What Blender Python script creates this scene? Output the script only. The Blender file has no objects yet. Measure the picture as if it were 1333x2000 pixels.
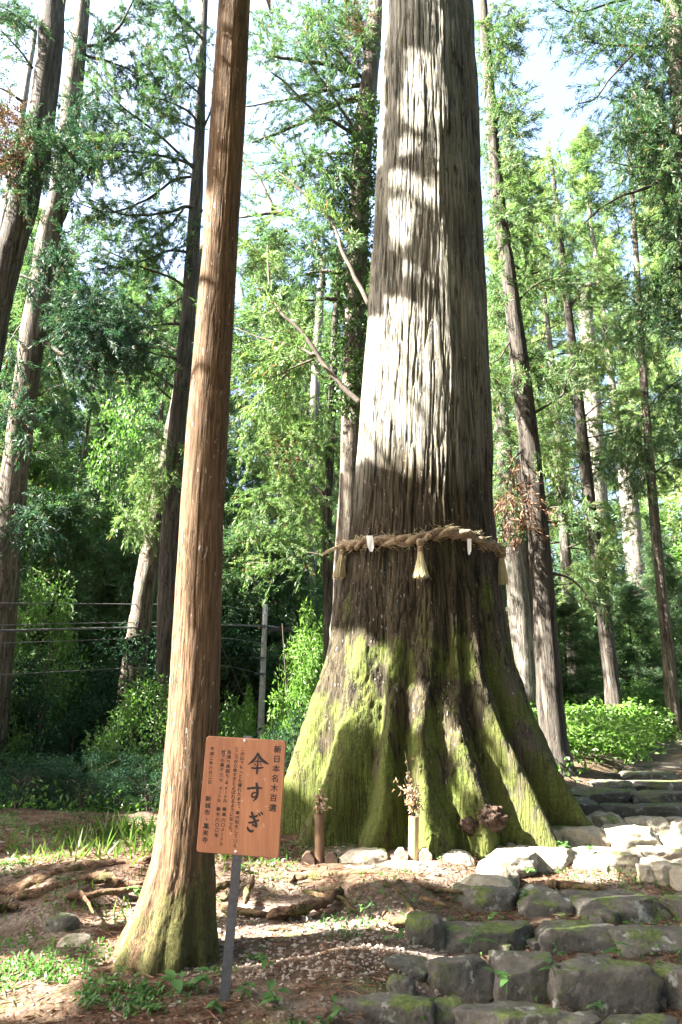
import bpy, math, random
import numpy as np
from mathutils import Vector, Matrix

random.seed(3)
rng = np.random.default_rng(11)
R = math.radians
scene = bpy.context.scene
col = scene.collection

# ------------------------------------------------------------------ camera, sky, sun, exposure
PITCH = R(16.0)
EYE = np.array([0.0, 0.0, 1.55])
FPX = 1333.0
cam_d = bpy.data.cameras.new('camera')
cam = bpy.data.objects.new('camera', cam_d)
col.objects.link(cam)
cam.location = EYE
cam.rotation_euler = (R(90) + PITCH, 0, 0)
cam_d.sensor_fit = 'VERTICAL'
cam_d.sensor_height = 36.0
cam_d.lens = 24.0
cam_d.clip_end = 2000.0
scene.camera = cam

SUN_EL, SUN_AZ = R(43), R(-103)        # azimuth from +Y towards +X : the sun stands to the left, behind the camera
SUN = np.array([math.cos(SUN_EL) * math.sin(SUN_AZ), math.cos(SUN_EL) * math.cos(SUN_AZ), math.sin(SUN_EL)])
world = bpy.data.worlds.new('World')
scene.world = world
world.use_nodes = True
wn = world.node_tree
sky = wn.nodes.new('ShaderNodeTexSky')
sky.sky_type = 'NISHITA'
sky.sun_disc = False
sky.sun_elevation = SUN_EL
sky.sun_rotation = SUN_AZ
sky.air_density = 1.0
sky.dust_density = 5.0
bg = wn.nodes['Background']
bg.inputs['Strength'].default_value = 0.058
wn.links.new(sky.outputs[0], bg.inputs['Color'])

sun_d = bpy.data.lights.new('sun', 'SUN')
sun_d.energy = 5.0
sun_d.angle = R(0.5)
sun_d.color = (1.0, 0.94, 0.84)
sun = bpy.data.objects.new('sun', sun_d)
col.objects.link(sun)
sun.rotation_euler = Vector(SUN).to_track_quat('Z', 'Y').to_euler()

scene.view_settings.view_transform = 'Standard'
scene.view_settings.look = 'None'
scene.view_settings.gamma = 1.0
scene.view_settings.use_curve_mapping = False
scene.view_settings.exposure = 4.12
scene.cycles.max_bounces = 8
scene.cycles.diffuse_bounces = 4
scene.cycles.use_denoising = True

# ------------------------------------------------------------------ helpers
ST, CT = math.sin(PITCH), math.cos(PITCH)


def at(u, v, Y):
    """the point at world depth Y seen at photo position (u, v)"""
    a = (u - 666.5) / FPX
    b = (1000.0 - v) / FPX
    d = np.array([a, CT - b * ST, ST + b * CT])
    return EYE + d * (Y / d[1])


def pix(P):
    """photo position of world points, used to choose where foliage thins out"""
    P = np.atleast_2d(P) - EYE
    f = P[:, 1] * CT + P[:, 2] * ST
    up = -P[:, 1] * ST + P[:, 2] * CT
    f = np.where(np.abs(f) < 1e-4, 1e-4, f)
    return 666.5 + FPX * P[:, 0] / f, 1000 - FPX * up / f, f


def mpp(u, v, Y):
    """metres per photo pixel at that place"""
    p = at(u, v, Y) - EYE
    return (p[1] * CT + p[2] * ST) / FPX


def smooth(a, b, x):
    t = np.clip((x - a) / (b - a), 0, 1)
    return t * t * (3 - 2 * t)


def _hash(ix, iy, iz, seed):
    h = (ix.astype(np.int64) * 374761393 + iy.astype(np.int64) * 668265263 + iz.astype(np.int64) * 2147483647 + seed * 974711) & 0xFFFFFFFF
    h = ((h ^ (h >> 13)) * 1274126177) & 0xFFFFFFFF
    h = ((h ^ (h >> 16)) * 2246822519) & 0xFFFFFFFF
    return ((h ^ (h >> 15)) & 0xFFFFFF) / float(0xFFFFFF)


def vnoise(P, seed=0):
    P = np.asarray(P, float)
    I = np.floor(P).astype(np.int64)
    f = P - I
    f = f * f * (3 - 2 * f)
    out = 0
    for dx in (0, 1):
        wx = f[..., 0] if dx else 1 - f[..., 0]
        for dy in (0, 1):
            wy = f[..., 1] if dy else 1 - f[..., 1]
            for dz in (0, 1):
                wz = f[..., 2] if dz else 1 - f[..., 2]
                out = out + wx * wy * wz * _hash(I[..., 0] + dx, I[..., 1] + dy, I[..., 2] + dz, seed)
    return out


def fbm(P, octaves=4, seed=0):
    P = np.asarray(P, float)
    s, a, t = 0, 0.5, 0
    for o in range(octaves):
        s = s + a * vnoise(P * 2 ** o, seed + o * 17)
        t += a
        a *= 0.5
    return s / t


class Geo:
    """collects quads and triangles and links them as ONE mesh object"""

    def __init__(self):
        self.V, self.F, self.n = [], [], 0

    def add(self, V, *faces):
        V = np.asarray(V, float)
        for Fc in faces:
            if len(Fc):
                self.F.append(np.asarray(Fc, np.int64) + self.n)
        self.V.append(V)
        self.n += len(V)
        return self

    def mesh(self, name, mat, smooth_shade=False, origin=(0, 0, 0)):
        V = np.concatenate(self.V) - np.asarray(origin, float)
        me = bpy.data.meshes.new(name)
        me.vertices.add(len(V))
        me.vertices.foreach_set('co', V.astype(np.float32).ravel())
        nl = sum(f.size for f in self.F)
        nf = sum(len(f) for f in self.F)
        me.loops.add(nl)
        me.polygons.add(nf)
        me.loops.foreach_set('vertex_index', np.concatenate([f.ravel() for f in self.F]).astype(np.int32))
        sizes = np.concatenate([np.full(len(f), f.shape[1]) for f in self.F])
        starts = np.concatenate([[0], np.cumsum(sizes)[:-1]])
        me.polygons.foreach_set('loop_start', starts.astype(np.int32))
        try:
            me.polygons.foreach_set('loop_total', sizes.astype(np.int32))
        except Exception:
            pass
        me.update(calc_edges=True)
        me.polygons.foreach_set('use_smooth', np.full(nf, smooth_shade))
        me.materials.append(mat)
        me.update()
        return me

    def obj(self, name, mat, parent=None, smooth_shade=False, origin=None):
        """vertices are given in world space; the object (or its parent) sits at the origin given"""
        if parent is not None:
            o = (0, 0, 0)
            org = PARENT_AT.get(parent.name, (0, 0, 0))
        else:
            org = origin if origin is not None else (0, 0, 0)
        me = self.mesh(name, mat, smooth_shade, org)
        o = bpy.data.objects.new(name, me)
        col.objects.link(o)
        if parent is None:
            o.location = org
        else:
            o.parent = parent
            PARENT_AT[o.name] = org
        return o


PARENT_AT = {}


def tag(o, label=None, cat=None, group=None, kind=None):
    if label: o['label'] = label
    if cat: o['category'] = cat
    if group: o['group'] = group
    if kind: o['kind'] = kind
    return o


def thing(name, loc, label, cat, group=None, kind=None):
    o = bpy.data.objects.new(name, None)
    o.empty_display_size = 0.1
    col.objects.link(o)
    o.location = loc
    PARENT_AT[o.name] = tuple(loc)
    return tag(o, label, cat, group, kind)


def copy_tree(root, loc, rz=0.0, sc=1.0, label=None, group=None, tilt=(0, 0)):
    r = root.copy()
    col.objects.link(r)
    r.location = loc
    r.rotation_euler = (tilt[0], tilt[1], rz)
    r.scale = (sc, sc, sc) if np.isscalar(sc) else sc
    if label: r['label'] = label
    if group: r['group'] = group
    for ch in list(root.children):
        c = ch.copy()
        col.objects.link(c)
        c.parent = r
        for g in list(ch.children):
            d = g.copy()
            col.objects.link(d)
            d.parent = c
    return r


def spline(pts, n):
    """Catmull-Rom through rows of pts, n samples"""
    P = np.asarray(pts, float)
    if len(P) == 2:
        t = np.linspace(0, 1, n)[:, None]
        return P[0] * (1 - t) + P[1] * t
    Q = np.vstack([2 * P[0] - P[1], P, 2 * P[-1] - P[-2]])
    out = []
    for s in np.linspace(0, len(P) - 1, n):
        i = min(int(s), len(P) - 2)
        t = s - i
        a, b, c, d = Q[i], Q[i + 1], Q[i + 2], Q[i + 3]
        out.append(0.5 * (2 * b + (c - a) * t + (2 * a - 5 * b + 4 * c - d) * t * t + (3 * b - a - 3 * c + d) * t ** 3))
    return np.array(out)


def tube(P, rad, seg=8, cap=True, wob=0.0, seed=0):
    P = np.asarray(P, float)
    n = len(P)
    rad = np.broadcast_to(np.asarray(rad, float), (n,))
    T = np.gradient(P, axis=0)
    T /= np.linalg.norm(T, axis=1)[:, None] + 1e-9
    ref = np.array([0, 0, 1.0]) if abs(T[:, 2]).mean() < 0.75 else np.array([0, 1.0, 0])
    A = np.cross(T, ref)
    A /= np.linalg.norm(A, axis=1)[:, None] + 1e-9
    B = np.cross(T, A)
    th = np.linspace(0, 2 * np.pi, seg, endpoint=False)
    rr = rad[:, None] * np.ones(seg)
    if wob:
        rr = rr * (1 + wob * (vnoise(np.stack(np.broadcast_arrays(np.cos(th)[None] * 1.7 + seed * 3.1, np.sin(th)[None] * 1.7, np.arange(n)[:, None] * 0.6), -1), seed) - 0.5) * 2)
    V = P[:, None] + (np.cos(th)[None, :, None] * A[:, None] + np.sin(th)[None, :, None] * B[:, None]) * rr[..., None]
    V = V.reshape(-1, 3)
    i = np.arange(n - 1)[:, None] * seg
    j = np.arange(seg)[None]
    Q = np.stack([i + j, i + (j + 1) % seg, i + seg + (j + 1) % seg, i + seg + j], -1).reshape(-1, 4)
    if not cap:
        return V, Q, np.zeros((0, 3), int)
    V = np.vstack([V, P[0], P[-1]])
    a, b = n * seg, n * seg + 1
    jj = np.arange(seg)
    Tn = np.vstack([np.stack([(jj + 1) % seg, jj, np.full(seg, a)], -1), np.stack([jj + (n - 1) * seg, (jj + 1) % seg + (n - 1) * seg, np.full(seg, b)], -1)])
    return V, Q, Tn


def boxv(x0, x1, y0, y1, z0, z1):
    V = np.array([[x, y, z] for z in (z0, z1) for y in (y0, y1) for x in (x0, x1)], float)
    Q = np.array([[0, 2, 3, 1], [4, 5, 7, 6], [0, 1, 5, 4], [2, 6, 7, 3], [0, 4, 6, 2], [1, 3, 7, 5]])
    return V, Q


def unit(v):
    return v / (np.linalg.norm(v, axis=-1, keepdims=True) + 1e-9)


def leaves(P, D, L, W, curl=0.15, wmid=0.45):
    """one leaf (folded diamond, 2 quads sharing a rib bent down at the tip) at every point"""
    n = len(P)
    D = unit(D)
    S = unit(np.cross(D, rng.normal(size=(n, 3))))
    N = np.cross(S, D)
    L = np.broadcast_to(L, (n,))[:, None]
    W = np.broadcast_to(W, (n,))[:, None]
    m = P + D * L * wmid
    tip = P + D * L - N * L * curl
    V = np.stack([P, m + S * W * 0.5 + N * W * 0.15, tip, m - S * W * 0.5 + N * W * 0.15], 1).reshape(-1, 3)
    Q = np.arange(n * 4).reshape(-1, 4)
    T = np.vstack([Q[:, [0, 1, 2]], Q[:, [0, 2, 3]]])
    return V, T


# ------------------------------------------------------------------ materials
def new_mat(name):
    m = bpy.data.materials.new(name)
    m.use_nodes = True
    nt = m.node_tree
    return m, nt, nt.nodes['Principled BSDF']


def nd(nt, typ, **kw):
    n = nt.nodes.new(typ)
    for k, v in kw.items():
        if k in n.inputs.keys() if isinstance(k, str) else False:
            n.inputs[k].default_value = v
        else:
            setattr(n, k, v)
    return n


def ramp(nt, fac, stops):
    r = nt.nodes.new('ShaderNodeValToRGB')
    el = r.color_ramp.elements
    while len(el) < len(stops):
        el.new(0.5)
    for e, (p, c) in zip(el, stops):
        e.position = p
        e.color = (*c, 1) if len(c) == 3 else c
    nt.links.new(fac, r.inputs[0])
    return r.outputs[0]


def g1(v):
    return (v, v, v)


def noise_tex(nt, vec, scale, detail=4, rough=0.55, stretch=None):
    if stretch:
        mp = nt.nodes.new('ShaderNodeMapping')
        mp.inputs['Scale'].default_value = stretch
        nt.links.new(vec, mp.inputs['Vector'])
        vec = mp.outputs[0]
    n = nt.nodes.new('ShaderNodeTexNoise')
    n.inputs['Scale'].default_value = scale
    n.inputs['Detail'].default_value = detail
    n.inputs['Roughness'].default_value = rough
    nt.links.new(vec, n.inputs['Vector'])
    return n.outputs['Fac']


def mixc(nt, fac, a, b, mode='MIX'):
    m = nt.nodes.new('ShaderNodeMix')
    m.data_type = 'RGBA'
    m.blend_type = mode
    for sock, val in ((m.inputs[0], fac), (m.inputs[6], a), (m.inputs[7], b)):
        if hasattr(val, 'is_linked'):
            nt.links.new(val, sock)
        elif isinstance(val, (int, float)):
            sock.default_value = val
        else:
            sock.default_value = (*val, 1)
    return m.outputs[2]


def math_n(nt, op, a, b=None):
    m = nt.nodes.new('ShaderNodeMath')
    m.operation = op
    for i, val in enumerate((a, b)):
        if val is None:
            continue
        if hasattr(val, 'is_linked'):
            nt.links.new(val, m.inputs[i])
        else:
            m.inputs[i].default_value = val
    return m.outputs[0]


def map_range(nt, v, a, b, c, d):
    m = nt.nodes.new('ShaderNodeMapRange')
    nt.links.new(v, m.inputs[0])
    for i, x in enumerate((a, b, c, d)):
        m.inputs[i + 1].default_value = x
    return m.outputs[0]


def bump(nt, bsdf, height, strength, dist):
    b = nt.nodes.new('ShaderNodeBump')
    b.inputs['Strength'].default_value = strength
    b.inputs['Distance'].default_value = dist
    nt.links.new(height, b.inputs['Height'])
    nt.links.new(b.outputs[0], bsdf.inputs['Normal'])


def tc(nt, out='Object'):
    t = nt.nodes.new('ShaderNodeTexCoord')
    return t.outputs[out]


def bark_mat(name, dark, mid, light, moss=None, moss_z=(0.3, 1.5), grey=None, grey_z=None, fleck=0.0, sx=14.0, zs=0.07, patch=None, bdist=0.02, side=None, crk_w=0.85):
    m, nt, b = new_mat(name)
    co = tc(nt)
    sep = nt.nodes.new('ShaderNodeSeparateXYZ')
    nt.links.new(co, sep.inputs[0])
    z = sep.outputs[2]
    fib = noise_tex(nt, co, sx, 5, 0.62, (1, 1, zs))
    fib2 = noise_tex(nt, co, sx * 3.1, 3, 0.6, (1, 1, zs * 0.8))
    big = noise_tex(nt, co, 1.6, 3, 0.6, (1, 1, 0.45))
    wv = noise_tex(nt, co, 2.2, 2, 0.5)
    crk = noise_tex(nt, co, sx * 0.85, 3, 0.55, (1, 1, zs * 1.2))
    crack = math_n(nt, 'MULTIPLY', map_range(nt, math_n(nt, 'ABSOLUTE', math_n(nt, 'SUBTRACT', crk, 0.5)), 0.004, 0.034, 1, 0), map_range(nt, wv, 0.38, 0.55, 0.35, 1.0))
    c = ramp(nt, fib, [(0.30, dark), (0.47, mid), (0.66, light)])
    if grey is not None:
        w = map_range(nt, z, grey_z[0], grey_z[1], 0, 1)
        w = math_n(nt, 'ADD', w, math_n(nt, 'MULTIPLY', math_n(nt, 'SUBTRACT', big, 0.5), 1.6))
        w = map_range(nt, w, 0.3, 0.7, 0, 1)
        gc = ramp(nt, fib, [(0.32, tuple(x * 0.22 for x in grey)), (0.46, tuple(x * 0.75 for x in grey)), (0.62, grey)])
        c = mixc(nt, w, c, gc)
    c = mixc(nt, math_n(nt, 'MULTIPLY', map_range(nt, big, 0.3, 0.7, 0.0, 0.55), 1.0), c, tuple(x * 0.5 for x in mid))
    c = mixc(nt, map_range(nt, fib2, 0.35, 0.65, 0.35, 0.0), c, tuple(x * 0.5 for x in dark))
    if side is not None:                      # darker colour towards one side
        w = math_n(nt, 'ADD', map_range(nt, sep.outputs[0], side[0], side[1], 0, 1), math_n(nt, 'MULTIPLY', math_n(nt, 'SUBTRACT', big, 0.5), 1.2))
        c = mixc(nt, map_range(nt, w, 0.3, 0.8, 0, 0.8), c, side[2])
    if patch is not None:                     # peeled pale patches
        pn = noise_tex(nt, co, patch[1], 5, 0.7, (1, 1, 0.3))
        pw = math_n(nt, 'MULTIPLY', map_range(nt, pn, 0.56, 0.60, 0, 1), map_range(nt, z, patch[2], patch[3], 0, 1))
        if len(patch) > 4:
            pw = math_n(nt, 'MULTIPLY', pw, map_range(nt, sep.outputs[0], patch[4], patch[5], 0, 1))
        c = mixc(nt, pw, c, patch[0])
    if fleck:
        fn = noise_tex(nt, co, 42, 2, 0.5, (1, 1, 0.30))
        c = mixc(nt, map_range(nt, fn, 0.70 - fleck, 0.74 - fleck, 0, 0.6), c, (0.36, 0.34, 0.30))
    if moss is not None:
        mn = noise_tex(nt, co, 3.2, 5, 0.65, (1, 1, 0.5))
        w = math_n(nt, 'ADD', map_range(nt, z, moss_z[0], moss_z[1], 1.0, 0.0), math_n(nt, 'MULTIPLY', math_n(nt, 'SUBTRACT', mn, 0.53), 3.4))
        w = map_range(nt, w, 0.35, 0.75, 0, 0.92)
        fine = noise_tex(nt, co, 40, 3, 0.6)
        mc = ramp(nt, fine, [(0.3, tuple(x * 0.35 for x in moss)), (0.62, moss), (0.8, tuple(min(1, x * 1.5) for x in moss))])
        mc = mixc(nt, map_range(nt, noise_tex(nt, co, 6, 4, 0.7, (1, 1, 0.3)), 0.35, 0.65, 0.0, 0.85), mc, (moss[0] * 0.62, moss[1] * 0.46, moss[2] * 0.6))
        c = mixc(nt, w, c, mc)
    c = mixc(nt, math_n(nt, 'MULTIPLY', crack, crk_w if moss is None else math_n(nt, 'MULTIPLY', map_range(nt, w, 0.2, 0.9, 1.0, 0.35), crk_w)), c, tuple(x * 0.4 for x in dark))
    nt.links.new(c, b.inputs['Base Color'])
    b.inputs['Roughness'].default_value = 0.95
    b.inputs['Specular IOR Level'].default_value = 0.2
    h = math_n(nt, 'SUBTRACT', math_n(nt, 'ADD', fib, math_n(nt, 'MULTIPLY', fib2, 0.4)), math_n(nt, 'MULTIPLY', crack, 0.5))
    bump(nt, b, h, 1.0, bdist)
    return m


def leaf_mat(name, cols, trans=0.45, gloss=0.06, var=0.7, dead=0.0, rough=0.5):
    gloss *= 0.45
    rough = max(rough, 0.5)
    m, nt, b = new_mat(name)
    nt.nodes.remove(b)
    geo = nt.nodes.new('ShaderNodeNewGeometry')
    co = tc(nt)
    oi = nt.nodes.new('ShaderNodeObjectInfo')
    n = noise_tex(nt, co, 0.55, 3, 0.6)
    f = math_n(nt, 'ADD', math_n(nt, 'MULTIPLY', geo.outputs['Random Per Island'], var * 0.6), math_n(nt, 'MULTIPLY', map_range(nt, n, 0.3, 0.7, 0, 1), 1 - var * 0.6))
    f = math_n(nt, 'ADD', f, math_n(nt, 'MULTIPLY', math_n(nt, 'SUBTRACT', oi.outputs['Random'], 0.5), 0.35))
    c = ramp(nt, f, [(0.1, cols[0]), (0.5, cols[1]), (0.9, cols[2])])
    if dead:
        rn = math_n(nt, 'FRACT', math_n(nt, 'MULTIPLY', geo.outputs['Random Per Island'], 37.0))
        c = mixc(nt, map_range(nt, rn, 1 - dead - 0.01, 1 - dead, 0, 1), c, (0.20, 0.10, 0.05))
    dif = nt.nodes.new('ShaderNodeBsdfDiffuse')
    tr = nt.nodes.new('ShaderNodeBsdfTranslucent')
    gl = nt.nodes.new('ShaderNodeBsdfGlossy')
    gl.inputs['Roughness'].default_value = rough
    nt.links.new(c, dif.inputs[0])
    tcol = mixc(nt, 0.6, c, (1.25, 1.6, 0.7), 'MULTIPLY')
    nt.links.new(tcol, tr.inputs[0])
    m1 = nt.nodes.new('ShaderNodeMixShader')
    m1.inputs[0].default_value = trans
    nt.links.new(dif.outputs[0], m1.inputs[1])
    nt.links.new(tr.outputs[0], m1.inputs[2])
    m2 = nt.nodes.new('ShaderNodeMixShader')
    m2.inputs[0].default_value = gloss
    nt.links.new(m1.outputs[0], m2.inputs[1])
    nt.links.new(gl.outputs[0], m2.inputs[2])
    nt.links.new(m2.outputs[0], nt.nodes['Material Output'].inputs[0])
    return m


def plain_mat(name, c1, c2, scale=20, rough=0.8, stretch=None, bs=0.3, bd=0.003, spec=0.3, metal=0.0):
    m, nt, b = new_mat(name)
    co = tc(nt)
    n = noise_tex(nt, co, scale, 5, 0.6, stretch)
    nt.links.new(ramp(nt, n, [(0.3, c1), (0.7, c2)]), b.inputs['Base Color'])
    b.inputs['Roughness'].default_value = rough
    b.inputs['Specular IOR Level'].default_value = spec
    b.inputs['Metallic'].default_value = metal
    bump(nt, b, n, bs, bd)
    return m


def rock_mat(name, c1, c2, lichen=0.5, moss=0.5):
    m, nt, b = new_mat(name)
    co = tc(nt)
    geo = nt.nodes.new('ShaderNodeNewGeometry')
    oi = nt.nodes.new('ShaderNodeObjectInfo')
    av = nt.nodes.new('ShaderNodeVectorMath')
    nt.links.new(co, av.inputs[0])
    sc = nt.nodes.new('ShaderNodeCombineXYZ')
    for i in range(3):
        nt.links.new(math_n(nt, 'MULTIPLY', oi.outputs['Random'], 31.0 + 7 * i), sc.inputs[i])
    nt.links.new(sc.outputs[0], av.inputs[1])
    co = av.outputs[0]
    n1 = noise_tex(nt, co, 5, 6, 0.65)
    n2 = noise_tex(nt, co, 28, 4, 0.65)
    n3 = noise_tex(nt, co, 7.5, 4, 0.7)
    n4 = noise_tex(nt, co, 4.0, 5, 0.65)
    c = ramp(nt, n1, [(0.28, c1), (0.7, c2)])
    c = mixc(nt, map_range(nt, n2, 0.3, 0.7, 0.5, 0), c, tuple(x * 0.35 for x in c1))
    c = mixc(nt, map_range(nt, n3, 0.62 - 0.1 * lichen, 0.70 - 0.1 * lichen, 0, 0.75 * min(1, lichen * 1.5)), c, (0.36, 0.37, 0.34))
    sep = nt.nodes.new('ShaderNodeSeparateXYZ')
    nt.links.new(geo.outputs['Normal'], sep.inputs[0])
    w = math_n(nt, 'ADD', math_n(nt, 'MULTIPLY', n4, 2.0), map_range(nt, sep.outputs[2], -0.6, 1.0, -0.15, 0.2))
    w = map_range(nt, w, 1.32 - 0.35 * moss, 1.5 - 0.35 * moss, 0, 0.9)
    mc = ramp(nt, n2, [(0.3, (0.025, 0.04, 0.010)), (0.7, (0.10, 0.13, 0.03))])
    c = mixc(nt, w, c, mc)
    nt.links.new(c, b.inputs['Base Color'])
    b.inputs['Roughness'].default_value = 0.88
    b.inputs['Specular IOR Level'].default_value = 0.3
    h = math_n(nt, 'ADD', math_n(nt, 'MULTIPLY', n1, 1.0), math_n(nt, 'MULTIPLY', n2, 0.45))
    bump(nt, b, h, 0.8, 0.03)
    return m


M = {}
M['giant'] = bark_mat('giant_bark', (0.010, 0.008, 0.005), (0.036, 0.029, 0.017), (0.085, 0.070, 0.042), moss=(0.088, 0.118, 0.024), moss_z=(0.4, 3.5),  # lower bark colour darkened to deepen the shade band under the rope
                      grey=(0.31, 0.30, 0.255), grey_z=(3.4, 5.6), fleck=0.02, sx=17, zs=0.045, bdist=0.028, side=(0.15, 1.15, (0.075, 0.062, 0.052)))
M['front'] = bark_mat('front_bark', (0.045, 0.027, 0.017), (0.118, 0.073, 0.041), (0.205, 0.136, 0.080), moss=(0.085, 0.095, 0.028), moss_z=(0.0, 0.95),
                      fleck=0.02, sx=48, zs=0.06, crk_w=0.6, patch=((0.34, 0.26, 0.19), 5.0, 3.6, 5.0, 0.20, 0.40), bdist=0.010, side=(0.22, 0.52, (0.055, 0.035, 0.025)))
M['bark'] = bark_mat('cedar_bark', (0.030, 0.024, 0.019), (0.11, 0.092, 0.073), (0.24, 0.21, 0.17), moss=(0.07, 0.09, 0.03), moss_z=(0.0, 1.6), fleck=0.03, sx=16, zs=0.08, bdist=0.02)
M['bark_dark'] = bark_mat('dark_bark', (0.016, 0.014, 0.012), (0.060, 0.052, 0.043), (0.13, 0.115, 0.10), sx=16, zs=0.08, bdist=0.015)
M['bark_grey'] = bark_mat('grey_bark', (0.05, 0.045, 0.04), (0.17, 0.155, 0.13), (0.33, 0.30, 0.26), moss=(0.09, 0.11, 0.04), moss_z=(0.0, 2.0), fleck=0.04, sx=16, zs=0.08, bdist=0.02)
M['twig'] = plain_mat('twig_bark', (0.028, 0.022, 0.017), (0.080, 0.064, 0.05), 12, 0.9)
M['cedar_a'] = leaf_mat('cedar_green', [(0.035, 0.075, 0.040), (0.075, 0.135, 0.065), (0.14, 0.20, 0.085)], 0.45, 0.05, dead=0.03)
M['cedar_b'] = leaf_mat('cedar_pale_green', [(0.070, 0.120, 0.050), (0.135, 0.205, 0.080), (0.215, 0.275, 0.11)], 0.50, 0.05, dead=0.03)
M['cedar_c'] = leaf_mat('cedar_blue_green', [(0.020, 0.050, 0.036), (0.042, 0.088, 0.056), (0.08, 0.13, 0.07)], 0.40, 0.05, dead=0.02)
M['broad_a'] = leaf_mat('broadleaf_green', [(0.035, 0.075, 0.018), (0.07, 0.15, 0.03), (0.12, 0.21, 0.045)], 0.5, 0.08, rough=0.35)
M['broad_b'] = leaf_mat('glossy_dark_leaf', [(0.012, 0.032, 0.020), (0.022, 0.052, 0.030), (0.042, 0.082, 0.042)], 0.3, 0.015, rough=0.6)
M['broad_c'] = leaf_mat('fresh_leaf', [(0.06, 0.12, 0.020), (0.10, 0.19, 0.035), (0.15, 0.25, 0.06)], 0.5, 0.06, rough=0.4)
M['ivy'] = leaf_mat('ivy_leaf', [(0.03, 0.06, 0.018), (0.06, 0.115, 0.03), (0.11, 0.17, 0.05)], 0.4, 0.10, rough=0.35)
M['weed'] = leaf_mat('weed_leaf', [(0.03, 0.075, 0.02), (0.06, 0.14, 0.035), (0.10, 0.20, 0.05)], 0.42, 0.08, rough=0.35)
M['grass'] = leaf_mat('grass_blade', [(0.05, 0.09, 0.02), (0.09, 0.15, 0.03), (0.15, 0.20, 0.05)], 0.45, 0.05)
M['dead'] = leaf_mat('dead_leaf', [(0.07, 0.032, 0.020), (0.13, 0.068, 0.042), (0.22, 0.135, 0.085)], 0.2, 0.04)
M['dried'] = leaf_mat('dried_leaf', [(0.22, 0.12, 0.08), (0.40, 0.28, 0.20), (0.55, 0.45, 0.36)], 0.3, 0.04)
M['rock'] = rock_mat('shade_tone_stone', (0.042, 0.038, 0.032), (0.125, 0.115, 0.10), 0.42, 0.50)  # stone colour darkened for the shaded rows
M['rock_lit_tone'] = rock_mat('lit_tone_stone', (0.17, 0.145, 0.11), (0.38, 0.34, 0.27), 0.3, 0.28)  # same stone with sunlight painted in as a lighter, warmer colour
M['pebble'] = rock_mat('pebble_stone', (0.17, 0.13, 0.105), (0.40, 0.335, 0.285), 0.0, -0.9)
M['root'] = bark_mat('root_bark', (0.035, 0.018, 0.012), (0.13, 0.075, 0.046), (0.25, 0.165, 0.105), moss=(0.08, 0.095, 0.025), moss_z=(-3, 3.0), sx=12, zs=1.0, bdist=0.012)
M['straw'] = plain_mat('straw', (0.075, 0.053, 0.035), (0.25, 0.185, 0.12), 45, 0.85, (1, 1, 1), 0.8, 0.01)
M['straw_pale'] = plain_mat('pale_straw', (0.26, 0.22, 0.12), (0.48, 0.43, 0.27), 70, 0.8, (1, 1, 0.1), 0.5, 0.004)
M['paper'] = plain_mat('white_paper', (0.74, 0.74, 0.76), (0.82, 0.82, 0.84), 10, 0.8, None, 0.05, 0.001)
M['steel'] = plain_mat('dark_steel', (0.022, 0.025, 0.032), (0.05, 0.053, 0.06), 45, 0.55, None, 0.2, 0.001, 0.4)
M['screw'] = plain_mat('screw_metal', (0.35, 0.34, 0.33), (0.5, 0.5, 0.5), 60, 0.4, None, 0.05, 0.0005, 0.5, 0.6)
M['ink'] = plain_mat('black_paint', (0.010, 0.009, 0.009), (0.018, 0.016, 0.016), 60, 0.6, None, 0.1, 0.0005)
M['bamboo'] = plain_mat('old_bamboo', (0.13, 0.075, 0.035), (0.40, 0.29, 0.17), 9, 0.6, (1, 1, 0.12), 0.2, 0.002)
M['bamboo_dark'] = plain_mat('dark_brown_bamboo', (0.045, 0.024, 0.014), (0.15, 0.09, 0.052), 9, 0.65, (1, 1, 0.12), 0.2, 0.002)  # the bamboo in a darker brown
M['block'] = plain_mat('dark_wood_block', (0.025, 0.015, 0.010), (0.075, 0.045, 0.03), 14, 0.8)
M['pole'] = plain_mat('concrete_pole', (0.20, 0.19, 0.18), (0.34, 0.32, 0.30), 8, 0.85)
M['wire'] = plain_mat('wire_black', (0.06, 0.06, 0.06), (0.12, 0.12, 0.12), 5, 0.5)
M['rot'] = plain_mat('rotten_wood', (0.016, 0.010, 0.007), (0.095, 0.058, 0.038), 30, 0.95, None, 1.0, 0.04)


def board_mat():
    m, nt, b = new_mat('stained_board')
    co = tc(nt)
    n1 = noise_tex(nt, co, 9, 4, 0.6, (1, 1, 0.05))
    n2 = noise_tex(nt, co, 60, 3, 0.6, (1, 1, 0.03))
    c = ramp(nt, n1, [(0.3, (0.225, 0.085, 0.038)), (0.7, (0.315, 0.135, 0.064))])
    c = mixc(nt, map_range(nt, n2, 0.35, 0.65, 0.35, 0), c, (0.15, 0.056, 0.024))
    sp = noise_tex(nt, co, 30, 1, 0.5)
    c = mixc(nt, map_range(nt, sp, 0.70, 0.76, 0, 0.4), c, (0.42, 0.28, 0.2))
    st = noise_tex(nt, co, 3.5, 5, 0.7, (1, 1, 0.5))
    c = mixc(nt, map_range(nt, st, 0.50, 0.72, 0, 0.55), c, (0.13, 0.055, 0.03))
    st2 = noise_tex(nt, co, 22, 4, 0.7, (1, 1, 0.08))
    c = mixc(nt, map_range(nt, st2, 0.58, 0.72, 0, 0.35), c, (0.36, 0.20, 0.13))
    nt.links.new(c, b.inputs['Base Color'])
    b.inputs['Roughness'].default_value = 0.6
    bump(nt, b, n2, 0.25, 0.001)
    return m


M['board'] = board_mat()


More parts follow.
